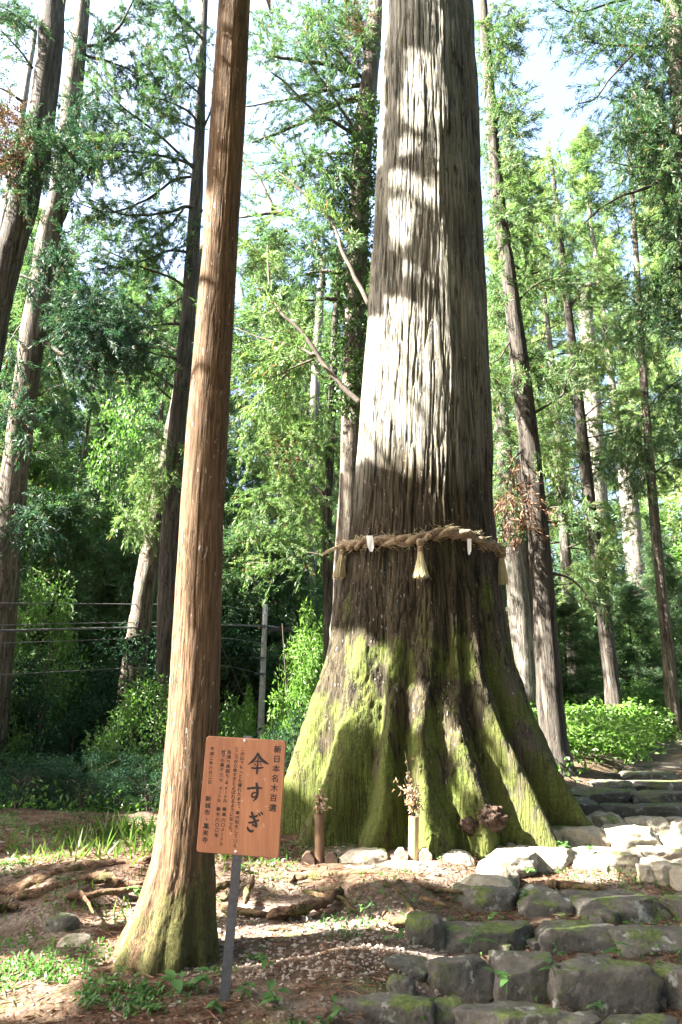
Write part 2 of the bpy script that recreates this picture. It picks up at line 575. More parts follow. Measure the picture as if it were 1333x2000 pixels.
def ground_mat():
    m, nt, b = new_mat('forest_floor')
    co = tc(nt)
    n1 = noise_tex(nt, co, 1.1, 5, 0.6)
    n2 = noise_tex(nt, co, 14, 5, 0.65)
    n3 = noise_tex(nt, co, 60, 3, 0.6)
    vo = nt.nodes.new('ShaderNodeTexVoronoi')
    vo.inputs['Scale'].default_value = 34
    nt.links.new(co, vo.inputs['Vector'])
    soil = ramp(nt, n2, [(0.3, (0.030, 0.017, 0.011)), (0.55, (0.072, 0.047, 0.031)), (0.75, (0.14, 0.098, 0.07))])
    grav = mixc(nt, 0.6, ramp(nt, n3, [(0.3, (0.10, 0.075, 0.06)), (0.7, (0.26, 0.21, 0.18))]), vo.outputs['Distance'], 'SOFT_LIGHT')
    c = mixc(nt, map_range(nt, n1, 0.46, 0.64, 0, 0.7), soil, grav)
    ms = noise_tex(nt, co, 1.7, 5, 0.7)
    c = mixc(nt, map_range(nt, ms, 0.56, 0.68, 0, 0.8), c, ramp(nt, n3, [(0.3, (0.03, 0.045, 0.012)), (0.7, (0.11, 0.13, 0.04))]))
    far = nt.nodes.new('ShaderNodeSeparateXYZ')
    nt.links.new(co, far.inputs[0])
    c = mixc(nt, map_range(nt, far.outputs[1], 10, 16, 0, 0.85), c, ramp(nt, n2, [(0.3, (0.02, 0.022, 0.01)), (0.7, (0.06, 0.07, 0.025))]))
    nt.links.new(c, b.inputs['Base Color'])
    b.inputs['Roughness'].default_value = 0.95
    b.inputs['Specular IOR Level'].default_value = 0.15
    h = math_n(nt, 'ADD', n2, math_n(nt, 'ADD', math_n(nt, 'MULTIPLY', n3, 0.4), math_n(nt, 'MULTIPLY', vo.outputs['Distance'], 0.5)))
    bump(nt, b, h, 0.8, 0.02)
    return m


M['ground'] = ground_mat()

# ------------------------------------------------------------------ the ground
STY = [3.0, 4.2, 4.7, 5.2, 5.8, 6.2, 6.9, 7.5, 8.1, 8.9, 9.6, 10.3, 11.0, 13.0, 16.0, 25.0, 60, 2000]
STZ = [-.36, -.34, -.22, -.11, -.02, .04, .11, .19, .26, .28, .36, .43, .50, .64, .93, 2.2, 9, 120]


def stair_left(y):
    return np.interp(y, [4, 4.9, 7, 8.9, 15, 25], [0.35, 0.62, 1.5, 2.75, 6.6, 12])


def ground_z(x, y, rough=True):
    x = np.asarray(x, float)
    y = np.asarray(y, float)
    left = 0.22 * smooth(5.95, 6.60, y + 0.25 * np.sin(x * 2.1 + 0.6) + 0.1 * np.sin(x * 5.3))
    left = left + 0.05 * smooth(6.8, 8.2, y)
    valley = smooth(8.3, 17, y) * smooth(1.5, -2.5, x - (y - 8) * 0.05)
    left = left - 5.0 * valley + np.where(y > 30, (np.minimum(y, 75) - 30) * 0.42, 0) + np.where(y > 75, np.minimum(y - 75, 200) * 0.15, 0)
    left = left + (1 - valley) * np.interp(y, [8, 12, 25, 40, 60], [0, .55, 1.8, 2.5, 3])
    right = np.interp(y, STY, STZ)
    w = smooth(-0.55, 0.25, x - stair_left(y))
    z = left * (1 - w) + right * w
    z = z + 0.035 * (np.minimum(np.abs(x), 12) - 1) * (x < -1) * 0.3
    if rough:
        P = np.stack([x, y, np.zeros_like(x)], -1)
        z = z + 0.10 * (fbm(P * 1.3, 3, 5) - 0.5) + 0.035 * (fbm(P * 6.0, 3, 9) - 0.5) + 0.5 * (fbm(P * 0.2, 2, 4) - 0.5) * smooth(14, 25, y)
    return z


def gz(x, y):
    return float(ground_z(np.array([x]), np.array([y]))[0])


def axis_samples(lo, hi, fine_lo, fine_hi, step, grow=1.12):
    a = list(np.arange(fine_lo, fine_hi + step / 2, step))
    s = step
    while a[-1] < hi:
        s *= grow
        a.append(min(hi, a[-1] + s))
    s = step
    while a[0] > lo:
        s *= grow
        a.insert(0, max(lo, a[0] - s))
    return np.array(a)


xs = axis_samples(-900, 900, -4.2, 4.2, 0.042, 1.12)
ys = axis_samples(-60, 1500, 3.2, 9.0, 0.042, 1.10)
X, Y = np.meshgrid(xs, ys)
Z = ground_z(X, Y)
V = np.stack([X, Y, Z], -1).reshape(-1, 3)
nx, ny = len(xs), len(ys)
ii = np.arange(ny - 1)[:, None] * nx
jj = np.arange(nx - 1)[None]
Q = np.stack([ii + jj, ii + jj + 1, ii + jj + 1 + nx, ii + jj + nx], -1).reshape(-1, 4)
tag(Geo().add(V, Q).obj('ground', M['ground'], smooth_shade=True), 'brown forest floor of soil, gravel and fallen needles', None, None, 'structure')

# ------------------------------------------------------------------ the giant cedar
GY = 8.6
prof = []
for v, l, r in [(-700, 778, 905), (-300, 762, 914), (0, 748, 922), (250, 739, 936), (500, 725, 945), (750, 706, 955), (900, 694, 960), (1000, 686, 963), (1100, 672, 972), (1200, 655, 985),
                (1300, 636, 1005), (1400, 608, 1042), (1500, 578, 1085), (1590, 556, 1128), (1660, 540, 1150), (1720, 530, 1165)]:
    a, b = at(l, v, GY), at(r, v, GY)
    prof.append((a[2], (a[0] + b[0]) / 2, (b[0] - a[0]) / 2 * 0.985))
prof = np.array(prof)[::-1]
GX = float(np.interp(0.2, prof[:, 0], prof[:, 1]))


def giant_r(z):
    return np.interp(z, prof[:, 0], prof[:, 2])


def giant_x(z):
    return np.interp(z, prof[:, 0], prof[:, 1])


zz = np.concatenate([np.arange(-0.45, 3.0, 0.025), np.arange(3.0, 13.2, 0.045), np.arange(13.2, 26, 0.4)])
th = np.concatenate([np.linspace(-1.9, 1.9, 390), np.linspace(1.9, 2 * np.pi - 1.9, 50)[1:-1]])
ZZ, TH = np.meshgrid(zz, th, indexing='ij')
base_r = giant_r(ZZ) * np.where(ZZ > 13, np.clip(1 - (ZZ - 13) * 0.025, 0.3, 1), 1)
low = np.exp(-np.maximum(ZZ - 0.1, 0) / 1.05)
low2 = np.exp(-(np.maximum(ZZ - 0.1, 0) / 1.75) ** 1.6)
wander = 0.22 * (fbm(np.stack([np.cos(TH) * 1.2, np.sin(TH) * 1.2, ZZ * 0.7], -1), 3, 31) - 0.5) * 2
ta = TH + wander
# buttress ridges: angles measured from the camera side, positive to the right
ridges = [(-1.75, .20, .16), (-1.28, .26, .17), (-0.80, .24, .17), (-0.36, .20, .12), (0.0, .17, .13), (0.30, .13, .08), (0.58, .22, .11), (0.95, .24, .14), (1.42, .13, .16), (1.85, .2, .2), (2.5, .25, .25), (3.3, .25, .25), (4.0, .25, .25)]
fl = np.zeros_like(TH)
for c0, amp, wd in ridges:
    d = np.angle(np.exp(1j * (ta - c0)))
    fl = np.maximum(fl, amp * np.exp(-(d / wd) ** 2))
circ = np.stack([np.cos(TH) * 2.4, np.sin(TH) * 2.4, ZZ * 0.55], -1)
lump = fbm(circ * 1.5, 3, 77) - 0.5
bark_p = np.stack([np.cos(TH) * base_r * 17, np.sin(TH) * base_r * 17, ZZ * 0.8], -1)
b1 = fbm(bark_p, 3, 8)
fiss = 1 - np.abs(b1 - 0.5) * 4.0
fiss = np.clip(fiss, 0, 1) ** 3
rr = base_r * (1 + 0.025 * np.sin(TH * 5 + 1.0) * np.exp(-ZZ / 9)) + low2 * (fl - 0.15) * 1.9 + lump * 0.16 * (0.35 + low) - fiss * 0.026 * (1 - 0.7 * low) + (b1 - 0.5) * 0.026
moss_l = fbm(np.stack([np.cos(TH) * base_r * 5, np.sin(TH) * base_r * 5, ZZ * 4], -1), 3, 51) - 0.5
rr = rr + moss_l * 0.07 * low
V = np.stack([giant_x(ZZ) + rr * np.sin(TH), GY - rr * np.cos(TH), ZZ], -1).reshape(-1, 3)
nr, nc = ZZ.shape
ii = np.arange(nr - 1)[:, None] * nc
jj = np.arange(nc)[None]
Q = np.stack([ii + jj, ii + (jj + 1) % nc, ii + nc + (jj + 1) % nc, ii + nc + jj], -1).reshape(-1, 4)
giant = thing('giant_cedar', (GX, GY, 0.1), 'enormous old cedar with mossy flared base and a straw rope tied round it', 'tree')
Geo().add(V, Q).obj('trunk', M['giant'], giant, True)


def giant_surface(th_, z_, out=0.0):
    """point on the giant trunk's own surface"""
    i = int(np.argmin(np.abs(zz - z_)))
    j = int(np.argmin(np.abs(np.angle(np.exp(1j * (th - th_))))))
    r_ = rr[i, j] + out
    return np.array([giant_x(z_) + r_ * math.sin(th_), GY - r_ * math.cos(th_), z_])


# ------------------------------------------------------------------ the trunk in front
FY = 5.05
fprof = []
for v, l, r in [(-600, 452, 530), (0, 427, 490), (250, 411, 478), (500, 395, 463), (750, 373, 450), (1000, 352, 437), (1200, 341, 432), (1400, 329, 427), (1500, 321, 424), (1600, 309, 421), (1680, 297, 421),
                (1750, 275, 424), (1800, 255, 428), (1850, 236, 433), (1900, 222, 437), (1940, 210, 440)]:
    a, b = at(l, v, FY), at(r, v, FY)
    fprof.append((a[2], (a[0] + b[0]) / 2, (b[0] - a[0]) / 2))
fprof = np.array(fprof)[::-1]
zf = np.concatenate([np.arange(-0.3, 1.2, 0.017), np.arange(1.2, 7.6, 0.035), np.arange(7.6, 15, 0.4)])
tf = np.concatenate([np.linspace(-1.9, 1.9, 160), np.linspace(1.9, 2 * np.pi - 1.9, 40)[1:-1]])
ZF, TF = np.meshgrid(zf, tf, indexing='ij')
br = np.interp(ZF, fprof[:, 0], fprof[:, 2]) * np.where(ZF > 7, np.clip(1 - (ZF - 7) * 0.03, 0.4, 1), 1)
lowf = np.exp(-np.maximum(ZF, 0) / 0.35)
flf = np.zeros_like(TF)
taf = TF + 0.3 * (fbm(np.stack([np.cos(TF), np.sin(TF), ZF * 1.5], -1), 2, 3) - 0.5)
for c0, amp, wd in [(-1.6, .10, .3), (-0.75, .09, .25), (-0.1, .05, .2), (0.35, .05, .2), (0.9, .06, .22), (1.6, .06, .3), (2.6, .1, .3), (3.7, .1, .3)]:
    d = np.angle(np.exp(1j * (taf - c0)))
    flf = np.maximum(flf, amp * np.exp(-(d / wd) ** 2))
bp = np.stack([np.cos(TF) * br * 34, np.sin(TF) * br * 34, ZF * 1.6], -1)
b2 = fbm(bp, 3, 18)
fz = np.clip(1 - np.abs(b2 - 0.5) * 4, 0, 1) ** 3
lumpf = fbm(np.stack([np.cos(TF) * 1.6, np.sin(TF) * 1.6, ZF * 2.2], -1), 4, 66) - 0.5
rf = br + lowf * (flf - 0.04) * 1.0 + lumpf * (0.015 + 0.10 * lowf) - fz * 0.004 + (b2 - 0.5) * 0.006
rf = rf + lowf * 0.03 * (fbm(np.stack([np.cos(TF) * br * 16, np.sin(TF) * br * 16, ZF * 9], -1), 2, 5) - 0.5)
V = np.stack([np.interp(ZF, fprof[:, 0], fprof[:, 1]) + rf * np.sin(TF), FY - rf * np.cos(TF), ZF], -1).reshape(-1, 3)
nr, nc = ZF.shape
ii = np.arange(nr - 1)[:, None] * nc
jj = np.arange(nc)[None]
Q = np.stack([ii + jj, ii + (jj + 1) % nc, ii + nc + (jj + 1) % nc, ii + nc + jj], -1).reshape(-1, 4)
FX = float(np.interp(1.0, fprof[:, 0], fprof[:, 1]))
front = thing('cedar_tree', (FX - 0.12, FY, 0.0), 'slender bare reddish brown trunk with mossy foot, just behind the wooden sign', 'tree')
Geo().add(V, Q).obj('trunk', M['front'], front, True)

# ------------------------------------------------------------------ where the sun reaches the near surfaces (chooses where off-frame crowns are thin)
LIT = [  # photo outlines of the sun patches
    [(735, 0), (762, 0), (752, 330), (735, 330)],
    [(795, 90), (845, 100), (850, 180), (828, 260), (785, 235)],
    [(780, 270), (830, 260), (815, 300), (780, 310)],
    [(768, 330), (800, 330), (880, 400), (860, 415), (790, 375), (765, 370)],
    [(762, 385), (800, 390), (815, 440), (800, 480), (765, 495)],
    [(760, 520), (850, 510), (850, 530), (800, 545)],
    [(690, 640), (760, 610), (860, 650), (880, 700), (885, 940), (800, 930), (720, 900), (690, 930)],
    [(735, 585), (765, 610), (860, 640), (870, 600), (840, 610), (780, 575)],
    [(650, 1240), (720, 1235), (775, 1290), (720, 1330), (690, 1380), (655, 1560), (560, 1560), (545, 1640), (540, 1500), (620, 1400)],
    [(690, 1290), (745, 1330), (740, 1400), (690, 1440), (650, 1440)],
    [(790, 1320), (850, 1340), (870, 1440), (800, 1430), (780, 1380)],
    [(860, 1370), (900, 1380), (960, 1500), (1000, 1420), (1060, 1470), (1145, 1600), (1010, 1600), (900, 1560), (880, 1480)],
    [(790, 1500), (860, 1480), (860, 1700), (770, 1700)],
    [(430, 1690), (570, 1680), (760, 1690), (1000, 1620), (1180, 1585), (1333, 1585), (1333, 1725), (1180, 1710), (1000, 1720), (900, 1730), (820, 1770), (720, 1770), (690, 1720), (560, 1730), (450, 1700)],
    [(425, 1745), (520, 1755), (720, 1780), (860, 1800), (1000, 1850), (780, 1872), (600, 1874), (450, 1850)],
    [(0, 1890), (80, 1865), (190, 1900), (150, 1955), (100, 2000), (0, 2000)],
    [(150, 1815), (215, 1795), (265, 1800), (235, 1850), (170, 1845)],
    [(60, 1765), (130, 1752), (150, 1768), (90, 1785)],
    [(0, 1690), (120, 1676), (250, 1665), (285, 1688), (170, 1708), (60, 1716), (0, 1735)],
    [(360, 380), (480, 380), (440, 1300), (425, 1850), (210, 1910), (220, 1800), (285, 1600), (320, 1200)],
]


def inside(poly, u, v):
    r_ = np.zeros(len(u), bool)
    n = len(poly)
    for i in range(n):
        (x0, y0), (x1, y1) = poly[i], poly[(i + 1) % n]
        c = ((y0 > v) != (y1 > v)) & (u < (x1 - x0) * (v - y0) / (y1 - y0 + 1e-9) + x0)
        r_ ^= c
    return r_


def sun_hits(P, tmax=30.0, step=0.08):
    """first near surface below each point along the sunlight: photo position and whether there is one"""
    u = np.full(len(P), -1e5)
    v = np.full(len(P), -1e5)
    alive = np.ones(len(P), bool)
    n = int(tmax / step)
    Pc = P.copy()
    for k in range(n):
        idx = np.nonzero(alive)[0]
        if not len(idx):
            break
        Pc[idx] -= SUN * step
        q = Pc[idx]
        hit = (q[:, 2] < np.where(q[:, 0] > stair_left(q[:, 1]), np.interp(q[:, 1], STY, STZ) + 0.1, 0.22 * smooth(5.95, 6.60, q[:, 1])))
        hit |= ((q[:, 0] - giant_x(q[:, 2])) ** 2 + (q[:, 1] - GY) ** 2) < giant_r(q[:, 2]) ** 2
        hit |= ((q[:, 0] - np.interp(q[:, 2], fprof[:, 0], fprof[:, 1])) ** 2 + (q[:, 1] - FY) ** 2) < np.interp(q[:, 2], fprof[:, 0], fprof[:, 2]) ** 2
        h = idx[hit]
        if len(h):
            uu, vv, ff = pix(Pc[h])
            far_ = (Pc[h, 1] > 9.4) | (Pc[h, 0] > 4.6)
            u[h], v[h] = np.where(far_, -2e5, uu), vv
            alive[h] = False
        gone = idx[(~hit) & (q[:, 2] < -0.5)]
        alive[gone] = False
    return u, v


def lit_filter(P, soft=10.0, miss=False):
    """True for points that may carry foliage: those whose shadow falls outside the sun patches"""
    u, v = sun_hits(P)
    uu = u + rng.normal(size=len(u)) * soft
    vv = v + rng.normal(size=len(u)) * soft
    bad = np.zeros(len(P), bool)
    for poly in LIT:
        bad |= inside(poly, uu, vv)
    return ~bad & (True if miss else (u > -9e4))


# ------------------------------------------------------------------ conifers
def spray_points(P, n, rad, drop=0.15):
    """n points scattered round each given point"""
    Q_ = np.repeat(P, n, 0)
    off = rng.normal(size=Q_.shape) * rad
    off[:, 2] -= np.abs(rng.normal(size=len(Q_))) * drop
    return Q_ + off, off


def grow_branch(p0, az, length, el0, droop, up, n=9):
    """curve that leaves the trunk, sags and lifts its tip"""
    t = np.linspace(0, 1, n)
    h = np.array([math.cos(az), math.sin(az), 0])
    side = np.array([-h[1], h[0], 0]) * rng.normal() * 0.12
    rise = math.tan(el0) * t - droop * t ** 1.5 + up * t ** 3
    return p0 + (t[:, None] * h + side * t[:, None] ** 2) * length + np.stack([0 * t, 0 * t, rise * length], -1)


def conifer(name, label, H, cb, rad, nbr, r0, leafm, barkm, L=0.30, W=0.05, per=20, tuft=13, loc=(0, 0, 0), dead_low=6, droop=0.35, lean=(0, 0)):
    root = thing(name, loc, label, 'tree')
    loc = np.array(loc, float)
    t = np.linspace(0, 1, 14)
    axis = loc + np.stack([lean[0] * t + 0.12 * np.sin(t * 5 + H), lean[1] * t + 0.1 * np.cos(t * 4), t * H - 0.4], -1)
    rads = r0 * ((1 - t) ** 0.8 * 0.95 + 0.03) + r0 * 0.5 * np.exp(-t * H / 0.5)
    g = Geo().add(*tube(axis, rads, 12, True, 0.08, int(H)))
    gb = Geo()
    pts, dirs = [], []
    for i in range(nbr + dead_low):
        if i < nbr:
            f = (i + rng.random()) / nbr
            h = cb + (H - cb) * f * 0.985
            ln = rad * max(0.12, (1 - f) ** 0.75) * rng.uniform(0.55, 1.1) * (0.75 + 0.25 * min(1, f * 6))
        else:
            h = rng.uniform(0.25, 1.0) * cb
            ln = rad * rng.uniform(0.25, 0.6)
        s = h / H
        p0 = np.array([np.interp(s, t, axis[:, k]) for k in range(3)])
        az = i * 2.399 + rng.normal() * 0.4
        B = grow_branch(p0, az, ln, R(rng.uniform(-5, 25)), droop * rng.uniform(0.5, 1.3), rng.uniform(0.2, 0.5))
        bw = max(0.012, 0.018 * ln) * (1.4 if i >= nbr else 1)
        gb.add(*tube(B, np.linspace(bw, bw * 0.25, len(B)), 5, False))
        if i >= nbr:
            continue
        tt = rng.uniform(0.18, 1.0, per) ** 0.8
        q = np.stack([np.interp(tt, np.linspace(0, 1, len(B)), B[:, k]) for k in range(3)], -1)
        hd = np.array([-math.sin(az), math.cos(az), 0])
        q = q + hd * (rng.normal(size=(per, 1)) * 0.30 * ln * (0.25 + tt[:, None] * 0.5))
        q[:, 2] -= np.abs(rng.normal(size=per)) * 0.12 * ln * 0.5
        d = np.tile(B[-1] - B[0], (per, 1)) / ln + hd * rng.normal(size=(per, 1)) * 0.5
        pts.append(q)
        dirs.append(d)
    P = np.concatenate(pts)
    Dd = np.concatenate(dirs)
    ax = unit(Dd * 0.6 + rng.normal(size=Dd.shape) * 0.5 + np.array([0, 0, -0.55]))
    f = rng.random((len(P), tuft, 1))
    Q_ = P[:, None] + ax[:, None] * f * 0.62 * rng.uniform(0.5, 1.1, (len(P), 1, 1)) - np.array([0, 0, 0.14]) * f ** 2 + rng.normal(size=(len(P), tuft, 3)) * 0.04
    dd = (ax[:, None] * 0.9 + rng.normal(size=Q_.shape) * 0.42).reshape(-1, 3)
    Q_ = Q_.reshape(-1, 3)
    n = len(Q_)
    gl = Geo().add(*leaves(Q_, dd, L * rng.uniform(0.6, 1.2, n), W * rng.uniform(0.7, 1.3, n), 0.2))
    g.obj('trunk', barkm, root, True)
    gb.obj('branches', M['twig'], root, True)['kind'] = 'stuff'
    gl.obj('crown', leafm, root)['kind'] = 'stuff'
    return root


def broadleaf(name, label, H, rad, nclump, leafm, barkm, L=0.11, W=0.055, per=160, loc=(0, 0, 0), r0=0.05, stems=4, cat='shrub', flat=0.8, low=0.15):
    root = thing(name, loc, label, cat)
    loc = np.array(loc, float)
    g = Geo()
    cl = []
    for s in range(stems):
        az = s * 2 * np.pi / stems + rng.normal() * 0.5
        ln = H * rng.uniform(0.6, 0.95)
        lean = rad * rng.uniform(0.15, 0.6)
        t = np.linspace(0, 1, 8)
        B = loc + np.stack([np.cos(az) * lean * t ** 1.3, np.sin(az) * lean * t ** 1.3, t * ln - 0.1], -1)
        g.add(*tube(B, np.linspace(r0, r0 * 0.25, 8), 6, False))
        for k in range(4):
            f = rng.uniform(0.35, 0.95)
            p0 = np.array([np.interp(f, t, B[:, j]) for j in range(3)])
            Bb = grow_branch(p0, rng.uniform(0, 6.28), rad * rng.uniform(0.4, 0.8), R(rng.uniform(15, 50)), 0.2, 0.0, 6)
            g.add(*tube(Bb, np.linspace(r0 * 0.35, r0 * 0.1, 6), 5, False))
            cl.append(Bb[-1])
    for k in range(max(0, nclump - len(cl))):
        a = rng.uniform(0, 6.28)
        zf_ = rng.uniform(low, 1.0)
        rr_ = rad * math.sqrt(max(0.05, 1 - (2 * zf_ - 0.9) ** 2 * 0.8)) * rng.uniform(0.35, 1.0)
        cl.append(loc + np.array([math.cos(a) * rr_, math.sin(a) * rr_, H * zf_]))
    C = np.array(cl)
    cs = rad * rng.uniform(0.16, 0.34, len(C))
    idx = np.repeat(np.arange(len(C)), per)
    off = unit(rng.normal(size=(len(idx), 3))) * (rng.random((len(idx), 1)) ** 0.45)
    off[:, 2] *= flat
    P = C[idx] + off * cs[idx][:, None]
    d = off + np.array([0, 0, -0.25]) + rng.normal(size=off.shape) * 0.5
    n = len(P)
    P[:, 2] = np.maximum(P[:, 2], loc[2] + 0.02)
    gl = Geo().add(*leaves(P, d, L * rng.uniform(0.6, 1.25, n), W * rng.uniform(0.7, 1.25, n), 0.2, 0.42))
    g.obj('stems', barkm, root, True)['kind'] = 'stuff'
    gl.obj('foliage', leafm, root)['kind'] = 'stuff'
    return root

# ------------------------------------------------------------------ stones
def cube_sphere(n):
    a = np.linspace(-1, 1, n)
    Vs, Qs, k = [], [], 0
    for ax in range(3):
        for s in (-1, 1):
            U, W_ = np.meshgrid(a, a, indexing='ij')
            P = np.zeros((n, n, 3))
            P[..., ax] = s
            P[..., (ax + 1) % 3] = U * s
            P[..., (ax + 2) % 3] = W_
            i = np.arange(n - 1)[:, None] * n
            j = np.arange(n - 1)[None]
            Qs.append(np.stack([i + j, i + n + j, i + n + j + 1, i + j + 1], -1).reshape(-1, 4) + k)
            Vs.append(P.reshape(-1, 3))
            k += n * n
    V_ = np.concatenate(Vs)
    Q_ = np.concatenate(Qs)
    key = np.round(V_ * 1e5).astype(np.int64)
    _, first, inv = np.unique(key, axis=0, return_index=True, return_inverse=True)
    return V_[first], inv.reshape(-1)[Q_]


CS = {n: cube_sphere(n) for n in (3, 7, 15, 19)}


def rock_shape(c, half, seed, n=15, p=7.0, rough=0.10, cuts=7, rz=0.0, tilt=0.0):
    Vc, Qc = CS[n]
    d = unit(Vc)
    k = (np.abs(d) ** p).sum(1) ** (1 / p)
    P = d / k[:, None]
    r_ = np.random.default_rng(seed)
    for i in range(cuts):
        nrm = unit(r_.normal(size=3) * np.array([1, 1, 0.8]))
        lim = r_.uniform(0.90, 1.45)
        over = np.maximum(P @ nrm - lim, 0)
        P = P - over[:, None] * nrm
    nz = fbm(P * 1.6 + seed * 7.3, 4, seed) - 0.5
    nz2 = fbm(P * 4.0 + seed * 3.3, 3, seed + 5) - 0.5
    nz3 = np.abs(fbm(P * 2.6 + seed * 1.7, 3, seed + 9) - 0.5) * 2
    P = P * (1 + nz[:, None] * rough * 2.4 + nz2[:, None] * rough * 1.8 - (nz3[:, None] - 0.25) * rough * 1.0)
    P = P * np.asarray(half)
    cz, sz = math.cos(rz), math.sin(rz)
    ct, st = math.cos(tilt), math.sin(tilt)
    x, y, z = P[:, 0], P[:, 1], P[:, 2]
    x, z = x * ct + z * st, -x * st + z * ct
    P = np.stack([x * cz - y * sz, x * sz + y * cz, z], -1) + np.asarray(c)
    return P, Qc


stairs = thing('stone_stairs', (1.6, 6.0, 0.0), 'rough mossy stone stairs climbing past the giant trunk', None, None, 'structure')
seed_n = [100]


def stone_at(u0, v0, u1, v1, Y, mat='rock', deep=0.5, parent=stairs, name='stone', label=None, cat=None, tilt=0.0, rz=None, p=22.0, rough=0.072, cuts=18, below=0.14):
    """a stone whose visible front fills that photo box, its front face at depth Y"""
    seed_n[0] += 1
    if rz is None:
        rz = random.uniform(-0.10, 0.10)
    m_ = mpp((u0 + u1) / 2, (v0 + v1) / 2, Y)
    vf = v0 + min(0.30 * (v1 - v0), 26)        # front edge of the top; v0 is its back edge
    top, bot = at((u0 + u1) / 2, vf, Y), at((u0 + u1) / 2, v1, Y)
    ray = at((u0 + u1) / 2, v0, 1.0) - EYE
    deep = float(np.clip((top[2] - EYE[2]) / ray[2] - Y, 0.16, 0.75)) if ray[2] < 0 else deep
    deep = deep + 0.05
    hw = (u1 - u0) * m_ / 2
    zt, zb = top[2], bot[2] - below
    c = np.array([top[0] * 0.5 + bot[0] * 0.5, Y + deep / 2 - 0.02, (zt + zb) / 2])
    P, Qc = rock_shape(c, (hw * 1.04, deep / 2, (zt - zb) / 2 * 1.03), seed_n[0], 19, p, rough, cuts, rz, tilt)
    o = Geo().add(P, Qc).obj(name, M[mat], parent, True, None if parent is not None else tuple(c - np.array([0, 0, (zt - zb) / 2])))
    if label:
        tag(o, label, cat)
    return o


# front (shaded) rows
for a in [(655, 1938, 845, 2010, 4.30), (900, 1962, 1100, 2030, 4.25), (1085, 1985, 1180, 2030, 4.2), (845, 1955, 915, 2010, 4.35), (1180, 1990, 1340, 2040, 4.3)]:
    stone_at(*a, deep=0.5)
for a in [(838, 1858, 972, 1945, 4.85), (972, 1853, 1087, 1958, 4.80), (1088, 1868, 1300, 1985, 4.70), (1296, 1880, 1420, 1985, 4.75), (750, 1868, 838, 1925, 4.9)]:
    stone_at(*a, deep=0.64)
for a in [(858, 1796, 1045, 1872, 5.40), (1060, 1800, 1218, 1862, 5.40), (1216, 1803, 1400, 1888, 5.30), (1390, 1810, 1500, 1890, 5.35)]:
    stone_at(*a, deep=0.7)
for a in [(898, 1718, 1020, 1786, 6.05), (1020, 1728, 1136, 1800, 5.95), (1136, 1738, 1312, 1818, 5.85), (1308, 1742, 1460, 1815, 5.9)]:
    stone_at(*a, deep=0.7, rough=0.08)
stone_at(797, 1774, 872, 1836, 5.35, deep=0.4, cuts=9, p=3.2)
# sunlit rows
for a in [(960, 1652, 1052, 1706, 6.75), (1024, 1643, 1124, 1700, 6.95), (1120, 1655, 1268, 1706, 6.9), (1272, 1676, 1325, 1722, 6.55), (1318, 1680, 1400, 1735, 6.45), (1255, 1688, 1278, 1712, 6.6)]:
    stone_at(*a, 'rock_lit_tone', deep=0.5, below=0.08)
stone_at(940, 1676, 1018, 1722, 6.45, 'rock_lit_tone', deep=0.4, p=3.5, tilt=0.12)
stone_at(905, 1706, 1008, 1745, 6.15, 'rock_lit_tone', deep=0.4, p=3.5, tilt=0.1)
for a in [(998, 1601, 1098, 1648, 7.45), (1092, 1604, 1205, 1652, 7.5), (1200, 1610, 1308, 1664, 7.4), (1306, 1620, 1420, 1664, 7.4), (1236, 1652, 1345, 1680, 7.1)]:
    stone_at(*a, 'rock_lit_tone', deep=0.55, below=0.1)
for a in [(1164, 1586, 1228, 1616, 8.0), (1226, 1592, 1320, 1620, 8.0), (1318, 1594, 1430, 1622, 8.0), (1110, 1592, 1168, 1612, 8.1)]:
    stone_at(*a, 'rock_lit_tone', deep=0.5)
# upper (shaded) rows
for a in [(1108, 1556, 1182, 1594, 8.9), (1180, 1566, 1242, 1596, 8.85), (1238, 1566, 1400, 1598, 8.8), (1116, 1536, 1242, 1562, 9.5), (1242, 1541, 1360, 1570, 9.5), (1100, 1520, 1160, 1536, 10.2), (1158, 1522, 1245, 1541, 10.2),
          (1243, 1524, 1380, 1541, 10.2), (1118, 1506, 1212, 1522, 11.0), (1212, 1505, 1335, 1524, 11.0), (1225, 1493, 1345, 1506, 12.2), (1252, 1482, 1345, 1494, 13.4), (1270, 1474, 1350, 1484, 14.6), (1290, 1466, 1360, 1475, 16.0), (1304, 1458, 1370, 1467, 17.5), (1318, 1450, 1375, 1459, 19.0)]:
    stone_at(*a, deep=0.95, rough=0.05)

# small stones wedged in the joints of the steps
for k in range(54):
    yv = random.uniform(4.5, 8.6)
    xv = stair_left(yv) + random.uniform(-0.1, 3.2)
    s_ = random.uniform(0.03, 0.075)
    P, Qc = rock_shape((xv, yv, gz(xv, yv) + s_ * 0.25), (s_ * random.uniform(1, 1.6), s_, s_ * 0.7), 2000 + k, 7, 5.0, 0.10, 8, random.uniform(0, 3))
    Geo().add(P, Qc).obj('stone', M['rock' if yv < 6.3 else 'rock_lit_tone'], stairs, True)

